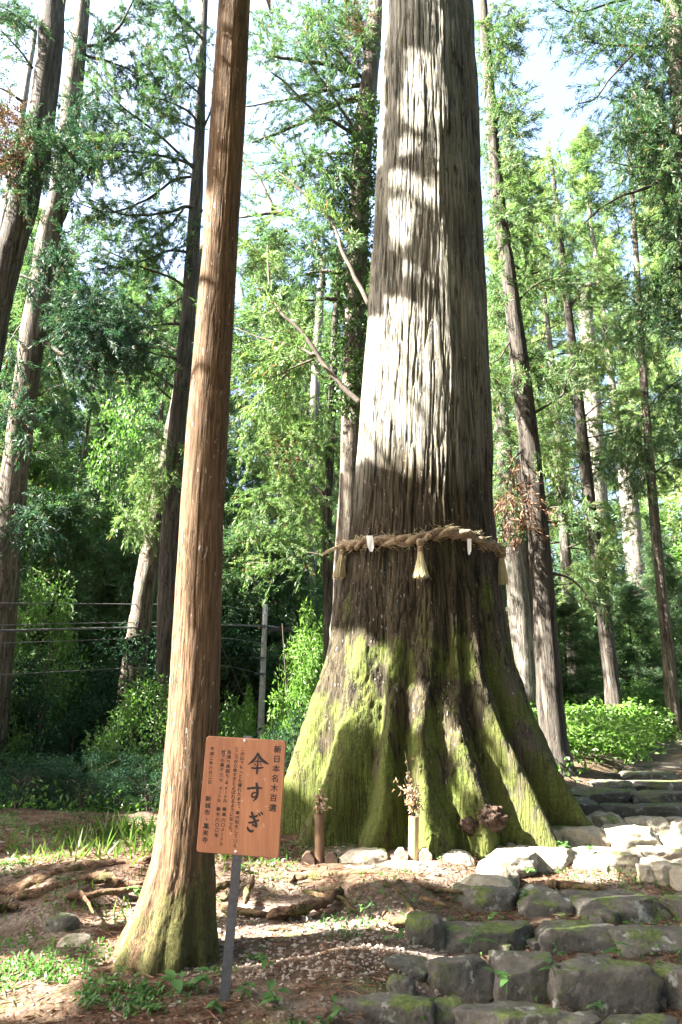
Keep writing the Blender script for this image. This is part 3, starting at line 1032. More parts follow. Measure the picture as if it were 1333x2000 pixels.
# loose rocks on the ground by the giant
stone_at(664, 1655, 758, 1692, 6.75, 'rock_lit_tone', 0.3, None, 'rock', 'square pale rock on the ground between the two bamboo flower tubes', 'rock', p=6)
stone_at(672, 1692, 735, 1712, 6.55, 'rock_lit_tone', 0.25, None, 'rock', 'low pale rock lying just in front of the square rock at the trunk foot', 'rock')
stone_at(768, 1682, 838, 1700, 6.6, 'rock_lit_tone', 0.14, None, 'rock', 'long low stone lying in front of the taller bamboo flower tube', 'rock', p=2.6, rough=0.05)
stone_at(856, 1656, 930, 1700, 6.75, 'rock_lit_tone', 0.4, None, 'rock', 'moss covered rock at the giant trunk foot, left of the sunlit steps', 'rock', p=2.8)
stone_at(688, 1877, 752, 1900, 4.95, 'rock', 0.22, None, 'rock', 'flat shaded stone on the path near the lower steps', 'rock', p=3)
stone_at(608, 1880, 660, 1898, 4.95, 'rock', 0.2, None, 'rock', 'narrow grey stone on the shaded path right of the sign post', 'rock', p=3)
stone_at(560, 1955, 650, 2010, 4.3, 'rock', 0.3, None, 'rock', 'grey boulder at the bottom edge beside the sign post', 'rock', p=3)
stone_at(755, 1905, 815, 1950, 4.6, 'rock', 0.3, None, 'rock', 'dark rock among weeds at the left end of the lower steps', 'rock', p=3)
stone_at(668, 1812, 686, 1830, 5.5, 'rock_lit_tone', 0.12, None, 'rock', 'small pointed stone standing in the sunlit gravel', 'rock', p=2.4)
stone_at(252, 1895, 282, 1935, 4.68, 'rock_lit_tone', 0.1, None, 'rock', 'small stone leaning on the mossy foot of the slender trunk', 'rock', p=3)
stone_at(80, 1785, 145, 1808, 5.6, 'rock', 0.25, None, 'rock', 'mossy half buried rock on the left slope', 'rock', p=2.6)
stone_at(105, 1830, 175, 1845, 5.2, 'rock_lit_tone', 0.25, None, 'rock', 'flat half buried rock on the left below the mossy one', 'rock', p=2.6)
stone_at(1085, 1590, 1115, 1612, 8.0, 'rock', 0.2, None, 'rock', 'small dark rock wedged between the right buttress root and the steps', 'rock', p=3)
stone_at(988, 1640, 1016, 1662, 7.2, 'rock_lit_tone', 0.2, None, 'rock', 'small pale stone tucked under the first sunlit step', 'rock', p=3)



def giant_hit(u, v):
    for Yy in np.arange(6.2, 9.0, 0.02):
        q_ = at(u, v, Yy)
        i_ = int(np.argmin(np.abs(zz - q_[2])))
        j_ = int(np.argmin(np.abs(np.angle(np.exp(1j * (th - math.atan2(q_[0] - giant_x(q_[2]), GY - q_[1])))))))
        if math.hypot(q_[0] - giant_x(q_[2]), q_[1] - GY) < rr[i_, j_]:
            return q_
    return at(u, v, 7.3)


# rotten burl on the giant's foot
p_ = giant_hit(955, 1600) + np.array([0, 0.07, 0])
P, Qc = rock_shape(p_, (0.17, 0.13, 0.13), 901, 19, 2.2, 0.34, 3)
tag(Geo().add(P, Qc).obj('burl', M['rot'], giant, True), 'crumbling reddish brown burl at the right of the foot')
p_ = giant_hit(922, 1614) + np.array([0, 0.03, 0])
P, Qc = rock_shape(p_, (0.09, 0.08, 0.08), 902, 15, 2.2, 0.34, 2)
Geo().add(P, Qc).obj('burl', M['rot'], giant, True)

# ------------------------------------------------------------------ exposed roots
ROOTS = [
    ([(-20, 1752, 6.1), (60, 1738, 6.2), (130, 1722, 6.3), (195, 1702, 6.45), (260, 1692, 6.6), (300, 1680, 6.7)], 26, 'thick pale root snaking across the left slope in the sun'),
    ([(-20, 1712, 6.6), (60, 1700, 6.75), (130, 1692, 6.8), (200, 1678, 7.0), (270, 1672, 7.1)], 17, 'thinner brown root running above the thick pale root at left'),
    ([(30, 1748, 6.0), (110, 1738, 6.1), (180, 1716, 6.2), (205, 1716, 6.15), (250, 1705, 6.2), (300, 1700, 6.3)], 22, 'dark reddish root under the thick pale root at left'),
    ([(-10, 1778, 5.8), (15, 1768, 5.9), (40, 1768, 5.9)], 18, 'short root end poking from the slope at the left edge'),
    ([(565, 1722, 6.45), (580, 1712, 6.5), (640, 1712, 6.45), (690, 1706, 6.4), (740, 1716, 6.35), (780, 1735, 6.2), (800, 1768, 6.0)], 16, 'long orange root arching along the bank below the bamboo tubes'),
    ([(520, 1790, 5.8), (570, 1783, 5.8), (600, 1772, 5.85), (640, 1752, 6.0), (670, 1735, 6.2)], 22, 'stout moss topped root slanting down the bank to the gravel'),
    ([(430, 1775, 5.95), (470, 1780, 5.9), (530, 1784, 5.85)], 14, 'low root half buried in sunlit gravel beside the sign post'),
    ([(690, 1755, 6.1), (735, 1742, 6.2), (770, 1750, 6.1), (800, 1770, 5.95), (815, 1792, 5.8)], 15, 'mossy root curling down the bank above the small weeds'),
    ([(748, 1782, 5.75), (765, 1796, 5.7), (790, 1802, 5.65), (812, 1796, 5.7)], 17, 'bent grey root hugging the bank beside the pointed stone block'),
    ([(478, 1765, 6.0), (484, 1738, 6.2), (492, 1712, 6.3), (494, 1698, 6.4)], 13, 'upright dark root stub behind the sign post'),
    ([(418, 1740, 6.2), (440, 1728, 6.3), (470, 1722, 6.4)], 14, 'short brown root showing between the slender trunk and the sign post'),
    ([(415, 1698, 6.8), (450, 1695, 6.85), (500, 1690, 6.9)], 12, 'thin root on the upper bank right under the sign board'),
    ([(500, 1842, 5.3), (530, 1836, 5.35), (556, 1838, 5.3)], 10, 'low reddish root in the sunlit gravel under the bank'),
    ([(785, 1722, 6.3), (830, 1732, 6.2), (870, 1738, 6.15), (905, 1736, 6.1)], 10, 'thin reddish stick like root by the first shaded step stones'),
    ([(1030, 1715, 6.3), (1090, 1722, 6.3), (1150, 1728, 6.25), (1180, 1735, 6.2)], 18, 'reddish root lying across the sunlit tread of the steps'),
    ([(520, 1818, 5.55), (550, 1815, 5.55), (575, 1818, 5.55)], 7, 'small stick of root lying on the bright gravel'),
    ([(590, 1740, 6.2), (630, 1748, 6.1), (668, 1760, 6.0), (700, 1782, 5.85)], 9, 'dark rootlet crossing the bank under the stout moss topped root'),
    ([(640, 1722, 6.4), (680, 1730, 6.3), (720, 1728, 6.3), (765, 1738, 6.2)], 8, 'thin brown rootlet just below the long orange root'),
    ([(820, 1752, 6.05), (850, 1762, 5.95), (880, 1768, 5.9)], 9, 'short brown root at the right end of the bank, by the steps'),
    ([(120, 1752, 5.95), (180, 1748, 6.0), (235, 1735, 6.1), (290, 1722, 6.2)], 13, 'middle brown root running toward the slender trunk on the left slope'),
    ([(40, 1690, 6.85), (90, 1682, 6.95), (150, 1672, 7.05)], 10, 'uppermost slim root at the back of the left slope'),
    ([(155, 1740, 6.0), (175, 1760, 5.85), (185, 1785, 5.7)], 7, 'thin drooping rootlet hanging from the left roots'),
]
for k, (pts, w, lab) in enumerate(ROOTS):
    W3 = []
    for (u, v, Yy) in pts:
        q = at(u, v, Yy)
        g0 = gz(q[0], q[1])
        q[2] = np.clip(q[2], g0 - 0.02, g0 + 0.10)
        W3.append(q)
    C = spline(W3, 8 * len(pts))
    rad = w * mpp(pts[0][0], pts[0][1], pts[0][2]) / 2
    C = C + 0.8 * rad * (np.stack([fbm(C * 6 + 3, 2, k), fbm(C * 6 + 9, 2, k + 1), fbm(C * 6, 2, k + 2)], -1) - 0.5) * 2
    t = np.linspace(0, 1, len(C))
    tag(Geo().add(*tube(C, rad * (1.05 - 0.35 * t) * (1 - 0.8 * (np.abs(t - 0.5) * 2) ** 12), 14, True, 0.55, k + 40)).obj('exposed_root', M['root'], None, True, tuple(C[len(C) // 2])), lab, 'root', 'exposed tree roots on the slope')

# ------------------------------------------------------------------ the sign
bl = [at(384, 1662, 4.30), at(545, 1677, 4.26), at(560, 1446, 4.22), at(405, 1438, 4.26)]
bc = sum(bl) / 4
ex = unit((bl[1] - bl[0]) + (bl[2] - bl[3]))
ez = (bl[3] - bl[0]) + (bl[2] - bl[1])
BW = np.linalg.norm((bl[1] - bl[0]) + (bl[2] - bl[3])) / 2
BH = np.linalg.norm(ez) / 2
ey = unit(np.cross(ez, ex))
ez = unit(np.cross(ex, ey))
foot = at(432, 1962, 4.30)
zg = gz(foot[0], foot[1])
sign = thing('wooden_sign', (foot[0], foot[1], zg), 'orange brown wooden notice board with black Japanese writing on a dark steel post', 'sign')


def onb(x, z, y=0.0):
    """board coordinates in metres from its centre, y towards the viewer"""
    return bc + ex * x + ez * z - ey * y


def rounded(w, h, r, n=6):
    pts = []
    for cx_, cz_, a0 in ((w / 2 - r, h / 2 - r, 0), (-w / 2 + r, h / 2 - r, 90), (-w / 2 + r, -h / 2 + r, 180), (w / 2 - r, -h / 2 + r, 270)):
        for k in range(n + 1):
            a = R(a0 + 90 * k / n)
            pts.append((cx_ + r * math.cos(a), cz_ + r * math.sin(a)))
    return pts


def plate(outline, y0, y1, bev=0.0):
    n = len(outline)
    A = np.array(outline)
    rings = [(A, y0), (A, y1 - bev), (A * (1 - bev / np.abs(A).max(0)), y1)] if bev else [(A, y0), (A, y1)]
    V_ = np.concatenate([np.array([onb(x, z, yy) for x, z in B]) for B, yy in rings])
    i = np.arange(n)
    Qs = [np.stack([i + k * n, (i + 1) % n + k * n, (i + 1) % n + (k + 1) * n, i + (k + 1) * n], -1) for k in range(len(rings) - 1)]
    return V_, np.concatenate(Qs), np.array([i + (len(rings) - 1) * n]), np.array([i[::-1]])


board = Geo().add(*plate(rounded(BW, BH, 0.018), -0.009, 0.009, 0.003)).obj('board', M['board'], sign)
pt = onb(0.005, BH / 2 + 0.012, -0.016)
pb = np.array([foot[0], foot[1] + 0.016, zg - 0.25])
pd = unit(pt - pb)
px_ = unit(np.cross(pd, ey))
px_ = px_ if px_[0] > 0 else -px_
py_ = np.cross(pd, px_)
g = Geo()
Vb = []
for e in (pb, pt):
    for sx, sy in ((-1, -1), (1, -1), (1, 1), (-1, 1)):
        Vb.append(e + px_ * sx * 0.026 + py_ * sy * 0.0065)
g.add(np.array(Vb), np.array([[0, 1, 5, 4], [1, 2, 6, 5], [2, 3, 7, 6], [3, 0, 4, 7], [4, 5, 6, 7], [3, 2, 1, 0]]))
g.obj('post', M['steel'], sign)
# crop coordinates of the board corners in the studied enlargement
TLc, TRc, BRc, BLc = np.array([175, 115.]), np.array([1205, 185.]), np.array([1085, 1710.]), np.array([25, 1615.])


def crop_to_board(x, y):
    """bilinear inverse: enlargement coordinates -> board metres"""
    s, t = 0.5, 0.5
    for _ in range(12):
        p = (TLc * (1 - s) + TRc * s) * (1 - t) + (BLc * (1 - s) + BRc * s) * t
        ds = (TRc - TLc) * (1 - t) + (BRc - BLc) * t
        dt = (BLc * (1 - s) + BRc * s) - (TLc * (1 - s) + TRc * s)
        e = np.array([x, y]) - p
        det = ds[0] * dt[1] - ds[1] * dt[0]
        s += (e[0] * dt[1] - e[1] * dt[0]) / det
        t += (ds[0] * e[1] - ds[1] * e[0]) / det
    return (s - 0.5) * BW, (0.5 - t) * BH


for x, y in ((675, 180), (540, 1620)):
    bx_, bz_ = crop_to_board(x, y)
    c = onb(bx_, bz_, 0.009)
    Vc, Qc = CS[7]
    Geo().add(unit(Vc) @ np.array([ex, -ey * 0.5, ez]) * 0.0095 + c, Qc).obj('screw', M['screw'], sign, True)

GL = {}


def glyph(ch):
    if ch not in GL:
        cu = bpy.data.curves.new('glyph', 'FONT')
        cu.body = ch
        cu.size = 1.0
        cu.resolution_u = 2
        ob = bpy.data.objects.new('glyph', cu)
        col.objects.link(ob)
        dg = bpy.context.evaluated_depsgraph_get()
        me = ob.evaluated_get(dg).to_mesh()
        V_ = np.array([v.co[:2] for v in me.vertices]) if len(me.vertices) else np.zeros((0, 2))
        F_ = [tuple(p.vertices) for p in me.polygons]
        ob.evaluated_get(dg).to_mesh_clear()
        bpy.data.objects.remove(ob)
        bpy.data.curves.remove(cu)
        GL[ch] = (V_, F_)
    return GL[ch]


def column(text, p0, p1, size, bold=0.0, squeeze=1.0):
    """vertical line of writing, first character centred at p0, last at p1 (enlargement coordinates)"""
    n = len(text)
    Vs, Fs, k = [], [], 0
    m_ = BH / 1512.0
    kk = BW / 1045.0
    for i, ch in enumerate(text):
        f = i / max(1, n - 1)
        bx_, bz_ = crop_to_board(p0[0] + (p1[0] - p0[0]) * f, p0[1] + (p1[1] - p0[1]) * f)
        V_, F_ = glyph(ch)
        if not len(V_):
            continue
        c0 = np.array([0.5, 0.38])
        q = V_ - c0
        if ch == 'ー':
            q = np.stack([q[:, 1] * 1.0, -q[:, 0]], -1)
        if ch in '、。':
            q = q + np.array([0.55, 0.5])
        offs = [(0, 0)] if not bold else [(0, 0), (bold, 0), (-bold, 0), (0, bold), (0, -bold)]
        for oi_, (ox, oz) in enumerate(offs):
            X_ = bx_ + (q[:, 0] + ox) * size * kk * squeeze
            Z_ = bz_ + (q[:, 1] + oz) * size * m_
            yy = 0.0098 + 0.00012 * oi_
            Vs.append(bc + X_[:, None] * ex + Z_[:, None] * ez - yy * ey)
            for f_ in F_:
                Fs.append(tuple(a + k for a in f_))
            k += len(V_)
    me = bpy.data.meshes.new('lettering')
    me.from_pydata([tuple(v - np.array(PARENT_AT[sign.name])) for v in np.concatenate(Vs)], [], Fs)
    me.materials.append(M['ink'])
    o = bpy.data.objects.new('lettering', me)
    col.objects.link(o)
    o.parent = sign
    return o


column('新日本名木百選', (1095, 295), (1018, 1062), 100, 0.022)
column('この山でもっとも優れた木で、傘の形をしている', (645, 292), (530, 1538), 58, 0.012)
column('ところから傘すぎとよばれるようになった。', (570, 285), (470, 1372), 58, 0.012)
column('目通り周囲', (470, 332), (445, 580), 56, 0.012)
column('七・五', (440, 638), (430, 728), 50, 0.012)
column('メートル', (420, 800), (407, 965), 54, 0.012)
column('樹高', (397, 1075), (392, 1142), 56, 0.012)
column('六〇メートル', (382, 1215), (352, 1515), 56, 0.012)
column('枝下の高さ', (395, 328), (368, 555), 56, 0.012)
column('三七', (363, 630), (358, 695), 52, 0.012)
column('メートル', (350, 800), (330, 960), 54, 0.012)
column('樹令', (320, 1072), (313, 1140), 56, 0.012)
column('八〇〇年', (305, 1210), (290, 1408), 56, 0.012)
column('平成二年六月二日', (250, 285), (212, 722), 54, 0.012)
column('新城市・鳳来寺', (190, 940), (140, 1462), 78, 0.018)

# brush written title: every stroke a tapered ribbon (enlargement coordinates, half widths)
STROKES = [
    [(838, 338, 8), (815, 395, 15), (770, 450, 15), (712, 498, 5)],
    [(838, 345, 14), (870, 410, 18), (920, 460, 20), (978, 492, 7)],
    [(800, 455, 8), (840, 452, 9), (878, 458, 8)],
    [(800, 425, 6), (785, 450, 8), (772, 478, 5)], [(842, 405, 8), (838, 470, 9), (836, 520, 8)],
    [(880, 425, 6), (890, 450, 8), (868, 470, 5)], [(812, 480, 6), (800, 500, 7), (786, 512, 5)], [(868, 478, 6), (878, 500, 7), (890, 508, 5)],
    [(752, 540, 11), (800, 545, 13), (860, 542, 13), (910, 535, 9)],
    [(828, 500, 9), (828, 560, 13), (824, 600, 13), (822, 626, 7)],
    [(695, 812, 14), (760, 805, 15), (830, 800, 14), (893, 808, 8)],
    [(815, 735, 14), (822, 800, 17), (826, 870, 15), (812, 930, 13), (770, 976, 5)],
    [(820, 880, 9), (790, 862, 10), (755, 885, 11), (762, 925, 11), (800, 915, 10), (824, 885, 9)],
    [(718, 1170, 13), (770, 1180, 14), (830, 1158, 11)], [(705, 1250, 12), (770, 1245, 14), (845, 1215, 10)],
    [(748, 1112, 14), (770, 1180, 16), (800, 1250, 17), (812, 1310, 9)], [(812, 1310, 9), (780, 1285, 12), (750, 1275, 8)],
    [(692, 1300, 9), (705, 1340, 15), (745, 1362, 16), (770, 1345, 9)],
    [(835, 1130, 9), (850, 1150, 10), (862, 1168, 6)], [(866, 1112, 9), (880, 1130, 10), (893, 1150, 6)],
]
for s0, s1 in ((0, 10), (10, 13), (13, 20)):
    Vs, Qs, k = [], [], 0
    for si, st_ in list(enumerate(STROKES))[s0:s1]:
        C = spline(np.array(st_, float), 10)
        T = unit(np.gradient(C[:, :2], axis=0))
        Nn = np.stack([-T[:, 1], T[:, 0]], -1)
        A, B = C[:, :2] + Nn * C[:, 2:3], C[:, :2] - Nn * C[:, 2:3]
        yy = 0.0099 + 0.00012 * si
        Vs.append(np.array([onb(*crop_to_board(*q), yy) for q in A] + [onb(*crop_to_board(*q), yy) for q in B]))
        n = len(C)
        i = np.arange(n - 1)
        Qs.append(np.stack([i, i + 1, i + 1 + n, i + n], -1) + k)
        k += 2 * n
    Geo().add(np.concatenate(Vs), np.concatenate(Qs)).obj('brush_character', M['ink'], sign)

# ------------------------------------------------------------------ straw rope round the giant
t = np.linspace(0, 2 * np.pi, 400, endpoint=False)
fr = 0.5 + 0.5 * np.cos(t)             # 1 at the front
zr = 3.60 - 0.17 * fr + 0.045 * np.sin(t * 3 + 0.4) * fr + 0.02 * np.sin(t * 7)
zr = zr + 0.05 * np.exp(-((np.angle(np.exp(1j * (t - 1.25)))) / 0.5) ** 2) * -1
ropeR = np.array([giant_surface(a, z)[0:2] for a, z in zip(t, zr)])
ctr = np.stack([giant_x(zr), np.full_like(zr, GY)], -1)
dv = unit(ropeR - ctr)
rad0 = np.linalg.norm(ropeR - ctr, axis=1)
ker = np.ones(25) / 25
rad0 = np.maximum(rad0, np.convolve(np.concatenate([rad0[-12:], rad0, rad0[:12]]), ker, 'valid')) + 0.045
rope = thing('straw_rope', (GX, GY, 3.4), 'thick twisted straw rope tied around the giant trunk', 'rope')
for ph in (0, np.pi):
    a = t * 15 + 0.5 * np.sin(t * 6) + ph
    rr_ = rad0 + 0.030 * np.cos(a)
    z_ = zr + 0.030 * np.sin(a)
    C = np.stack([ctr[:, 0] + dv[:, 0] * rr_, ctr[:, 1] + dv[:, 1] * rr_, z_], -1)
    wob = 0.039 * (1 + 0.5 * (fbm(C * 9, 3, 4) - 0.5) * 2)
    C2 = np.vstack([C, C[:1]])
    Geo().add(*tube(C2, np.append(wob, wob[0]), 12, False, 0.2, 7)).obj('strand', M['straw'], rope, True)
g = Geo()
for k in range(520):
    a = rng.uniform(-1.9, 1.9)
    j = int((a % (2 * np.pi)) / (2 * np.pi) * 400) % 400
    b0 = rng.uniform(0, 6.28)
    p0 = np.array([ctr[j, 0] + dv[j, 0] * (rad0[j] + 0.07 * math.cos(b0)), ctr[j, 1] + dv[j, 1] * (rad0[j] + 0.07 * math.cos(b0)), zr[j] + 0.07 * math.sin(b0)])
    tang = np.array([dv[j, 1], -dv[j, 0], 0]) * rng.choice([-1, 1])
    out = np.array([dv[j, 0] * math.cos(b0), dv[j, 1] * math.cos(b0), math.sin(b0)])
    ln = rng.uniform(0.03, 0.12) * (1.8 if a > 1.0 and rng.random() < 0.3 else 1)
    dvec = unit(tang + out * rng.uniform(0.1, 0.9) + rng.normal(size=3) * 0.3)
    g.add(*tube(np.array([p0, p0 + dvec * ln * 0.5, p0 + dvec * ln + np.array([0, 0, -0.01])]), [0.0022, 0.002, 0.001], 3, False))
g.obj('loose_straw', M['straw_pale'], rope)['kind'] = 'stuff'
# the tied off straw end poking out at the left
e0 = at(676, 1064, 8.3)
g = Geo()
for k in range(14):
    d = np.array([-1, -0.1, -0.32]) + rng.normal(size=3) * 0.06
    ln = rng.uniform(0.22, 0.34)
    s0 = e0 + rng.normal(size=3) * 0.012
    g.add(*tube(np.array([s0, s0 + unit(d) * ln * 0.5, s0 + unit(d) * ln + np.array([0, 0, -0.03])]), [0.007, 0.006, 0.002], 4))
g.obj('rope_end', M['straw_pale'], rope)['kind'] = 'stuff'


def tassel(u, v0, v1, wtop, wbot, Yd, label, lean=0.0):
    top = at(u, v0, Yd)
    bot = at(u, v1, Yd)
    m_ = mpp(u, v0, Yd)
    H_ = (top[2] - bot[2])
    root = thing('straw_tassel', tuple(top), label, 'tassel', 'straw tassels hanging from the rope')
    g = Geo()
    for k in range(130):
        a, r_ = rng.uniform(0, 6.28), math.sqrt(rng.random())
        c, s = math.cos(a), math.sin(a)
        f = np.array([0, 0.18, 0.45, 1.0])
        w = np.array([wtop * 0.8, wtop * 0.62, wtop * 1.05, wbot]) * m_ / 2 * r_
        ln = H_ * rng.uniform(0.93, 1.03)
        C = top + np.stack([c * w + lean * f * H_, s * w, -f * ln], -1)
        g.add(*tube(C, [0.004, 0.004, 0.0042, 0.0035], 4, True))
    g.obj('straw_bundle', M['straw_pale'], root)['kind'] = 'stuff'
    g = Geo()
    for k in range(4):
        zc = top[2] - H_ * (0.14 + 0.03 * k)
        tt_ = np.linspace(0, 2 * np.pi, 17)
        r_ = wtop * 0.70 * m_ / 2 + 0.004
        g.add(*tube(np.stack([top[0] + lean * H_ * 0.2 + np.cos(tt_) * r_, top[1] + np.sin(tt_) * r_, np.full(17, zc)], -1), 0.006, 5, False))
    g.obj('binding', M['straw'], root)
    P_, Q_ = rock_shape(top + np.array([0, 0, 0.01]), (wtop * m_ * 0.62, wtop * m_ * 0.6, 0.05), 300 + int(u), 7, 2.2, 0.15, 0)
    Geo().add(P_, Q_).obj('knot', M['straw'], root, True)


f0 = giant_surface(-0.03, 3.25)
tassel(821, 1062, 1128, 12, 33, f0[1] - 0.13, 'pale straw tassel hanging at the middle of the rope')
tassel(670, 1070, 1128, 13, 27, 8.25, 'grey straw tassel hanging at the left end of the rope', -0.12)
tassel(979, 1075, 1140, 13, 20, 8.2, 'brown straw tassel hanging at the right end of the rope')
for (u, v0, v1, w, a_, lab) in ((722, 1046, 1078, 13, -0.7, 'wider white paper streamer hanging from the left half of the rope'), (917, 1052, 1084, 8, 0.72, 'narrow white paper streamer hanging from the right half of the rope')):
    s = giant_surface(a_, 3.36)
    Yd = s[1] - 0.24
    m_ = mpp(u, v0, Yd)
    p0 = at(u, v0, Yd)
    H_ = (v1 - v0) * m_
    W_ = w * m_
    out = np.array([(-0.35 if a_ < 0 else 0.25), 0, 0])
    pts = [(-.5, 0), (.5, 0), (.5, -.75), (.2, -1), (-.15, -.97), (-.42, -.7)]
    V_ = []
    for yy in (0, 0.003):
        for x, z in pts:
            V_.append(p0 + np.array([x * W_ + (0.02 if a_ < 0 else -0.015) * -z * 0.8, yy + 0.02 * math.sin(z * 4), z * H_]))
    n = len(pts)
    i = np.arange(n)
    tag(Geo().add(np.array(V_), np.stack([i, i + n, (i + 1) % n + n, (i + 1) % n], -1), np.array([i]), np.array([i[::-1] + n])).obj('paper_streamer', M['paper'], None, False, tuple(p0)), lab, 'streamer', 'paper streamers on the rope')

# ------------------------------------------------------------------ bamboo flower tubes at the foot
for (u, vt, vb, w, Yd, lab, nst, spread, hgt) in ((625, 1588, 1683, 19, 6.85, 'dark bamboo flower tube at the giant foot, near the sign', 9, 0.07, 0.16), (807, 1594, 1682, 20, 6.8, 'sunlit bamboo flower tube at the giant foot, right of the square rock', 14, 0.19, 0.3)):
    tp, bt = at(u + (2 if u > 700 else -1), vt, Yd), at(u, vb, Yd)
    zg_ = gz(bt[0], bt[1])
    r_ = w * mpp(u, vb, Yd) / 2
    root = thing('bamboo_vase', (bt[0], Yd, zg_), lab, 'vase', 'bamboo flower tubes at the trunk foot')
    z0 = zg_ - 0.05
    hh = tp[2] - z0
    C = np.stack([bt[0] + (tp[0] - bt[0]) * np.linspace(0, 1, 16), np.full(16, Yd), z0 + hh * np.linspace(0, 1, 16)], -1)
    ra = np.full(16, r_) * (1 + 0.02 * np.sin(np.arange(16)))
    ra[[5, 11]] *= 1.07
    g = Geo().add(*tube(C, ra, 18, False))
    Ci = C[8:][::-1].copy()
    Ci[0, 2] = C[-1, 2] - 0.001
    g.add(*tube(Ci, np.full(8, r_ * 0.82), 18, False))
    th_ = np.linspace(0, 2 * np.pi, 18, endpoint=False)
    ringV = np.concatenate([C[-1] + np.stack([np.cos(th_) * q * r_, np.sin(th_) * q * r_, 0 * th_ + 0.0005], -1) for q in (1.0, .8)])
    i = np.arange(18)
    g.add(ringV, np.stack([i, (i + 1) % 18, (i + 1) % 18 + 18, i + 18], -1))
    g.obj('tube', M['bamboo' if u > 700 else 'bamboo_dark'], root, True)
    for sx in (-1, 1):
        c = np.array([bt[0] + sx * (r_ + 0.062), Yd - 0.03, zg_ + 0.035])
        A = np.array([(-.055, -.07), (.055, -.07), (.055, .02), (.02, .065), (-.02, .065), (-.055, .02)])
        A[:, 0] *= sx
        V_ = np.concatenate([np.stack([c[0] + A[:, 0], np.full(6, c[1] + yy), c[2] + A[:, 1]], -1) for yy in (-0.05, 0.05)])
        i = np.arange(6)
        Geo().add(V_, np.stack([i, (i + 1) % 6, (i + 1) % 6 + 6, i + 6], -1), np.array([i]), np.array([i + 6])).obj('block', M['block'] if u < 700 else M['rock_lit_tone'], root)
    bq = thing('dried_bouquet', (tp[0], Yd, tp[2]), ('short bunch of withered twigs in the dark bamboo tube' if u < 700 else 'bushy bunch of dry curled pale leaves in the sunlit bamboo tube'), 'dried plant', 'withered offerings in the bamboo tubes')
    for s_ in range(nst):
        az = rng.uniform(0, 6.28)
        ln = hgt * rng.uniform(0.5, 1.25) if s_ > 2 else hgt * 1.9
        sp = spread * rng.uniform(0.2, 1.0)
        tt_ = np.linspace(0, 1, 6)
        C = tp + np.stack([math.cos(az) * sp * tt_ ** 1.5, math.sin(az) * sp * tt_ ** 1.5 * 0.6, -0.06 + (ln + 0.06) * tt_], -1)
        st_ = Geo().add(*tube(C, np.linspace(0.0035, 0.0015, 6), 4, False)).obj('stem', M['twig'], bq)
        nl = 14 if s_ > 2 else 3
        f = rng.uniform(0.35, 1.0, nl)
        P_ = np.stack([np.interp(f, tt_, C[:, j]) for j in range(3)], -1) + rng.normal(size=(nl, 3)) * 0.018
        Geo().add(*leaves(P_, rng.normal(size=(nl, 3)) + np.array([0, 0, -0.5]), rng.uniform(.03, .055, nl), rng.uniform(.016, .03, nl), 0.45)).obj('withered_leaves', M['dried'], st_)['kind'] = 'stuff'

# ------------------------------------------------------------------ gravel, needles, weeds
n = 3400
px0 = np.concatenate([rng.uniform(-4.6, 1.6, n), rng.uniform(-1.0, 0.75, 1700)])
py0 = np.concatenate([rng.uniform(3.6, 8.0, n), rng.uniform(4.6, 5.95, 1700)])
nz = fbm(np.stack([px0, py0, 0 * px0], -1) * 1.1, 5, 2)
ok = (px0 < stair_left(py0) + 0.05) & (rng.random(len(px0)) < np.where(py0 < 6.0, 0.95, 0.35))
px0, py0 = px0[ok], py0[ok]
sz = 0.0045 + 0.011 * rng.random(len(px0)) ** 2.5 + 0.010 * (rng.random(len(px0)) < 0.03)
Vc, Qc = CS[3]
base_d = unit(Vc)
nv = len(base_d)
Vs = base_d[None] * (0.75 + 0.5 * rng.random((len(px0), nv, 1))) * sz[:, None, None] * rng.uniform(0.6, 1.3, (len(px0), 1, 3)) * np.array([1.15, 1.0, 0.7])
Vs = Vs + np.stack([px0, py0, ground_z(px0, py0) + sz * 0.25], -1)[:, None]
Qs = (Qc[None] + (np.arange(len(px0)) * nv)[:, None, None]).reshape(-1, 4)
tag(Geo().add(Vs.reshape(-1, 3), Qs).obj('gravel', M['pebble'], None, False), 'loose pale gravel strewn over the trail around the sign', 'gravel', None, 'stuff')

n = 26000
x = rng.uniform(-4.8, 3.6, n)
y = rng.uniform(3.5, 8.4, n)
a = rng.uniform(0, 6.28, n)
P = np.stack([x, y, ground_z(x, y) + 0.004 + 0.01 * rng.random(n)], -1)
d = np.stack([np.cos(a), np.sin(a), rng.normal(size=n) * 0.12], -1)
keep = (fbm(P * np.array([1.3, 1.3, 0]), 4, 21) > 0.40) & ~((x > -1.0) & (x < 0.7) & (y > 4.75) & (y < 5.9) & (rng.random(n) < 0.8)) & ~((x < -1.4) & (y < 5.2) & (rng.random(n) < 0.6))
tag(Geo().add(*leaves(P[keep], d[keep], rng.uniform(0.03, 0.13, keep.sum()), rng.uniform(0.005, 0.014, keep.sum()), 0.1)).obj('fallen_needles', M['dead'], None), 'reddish brown fallen cedar needles and leaves littering the soil', 'leaf litter', None, 'stuff')


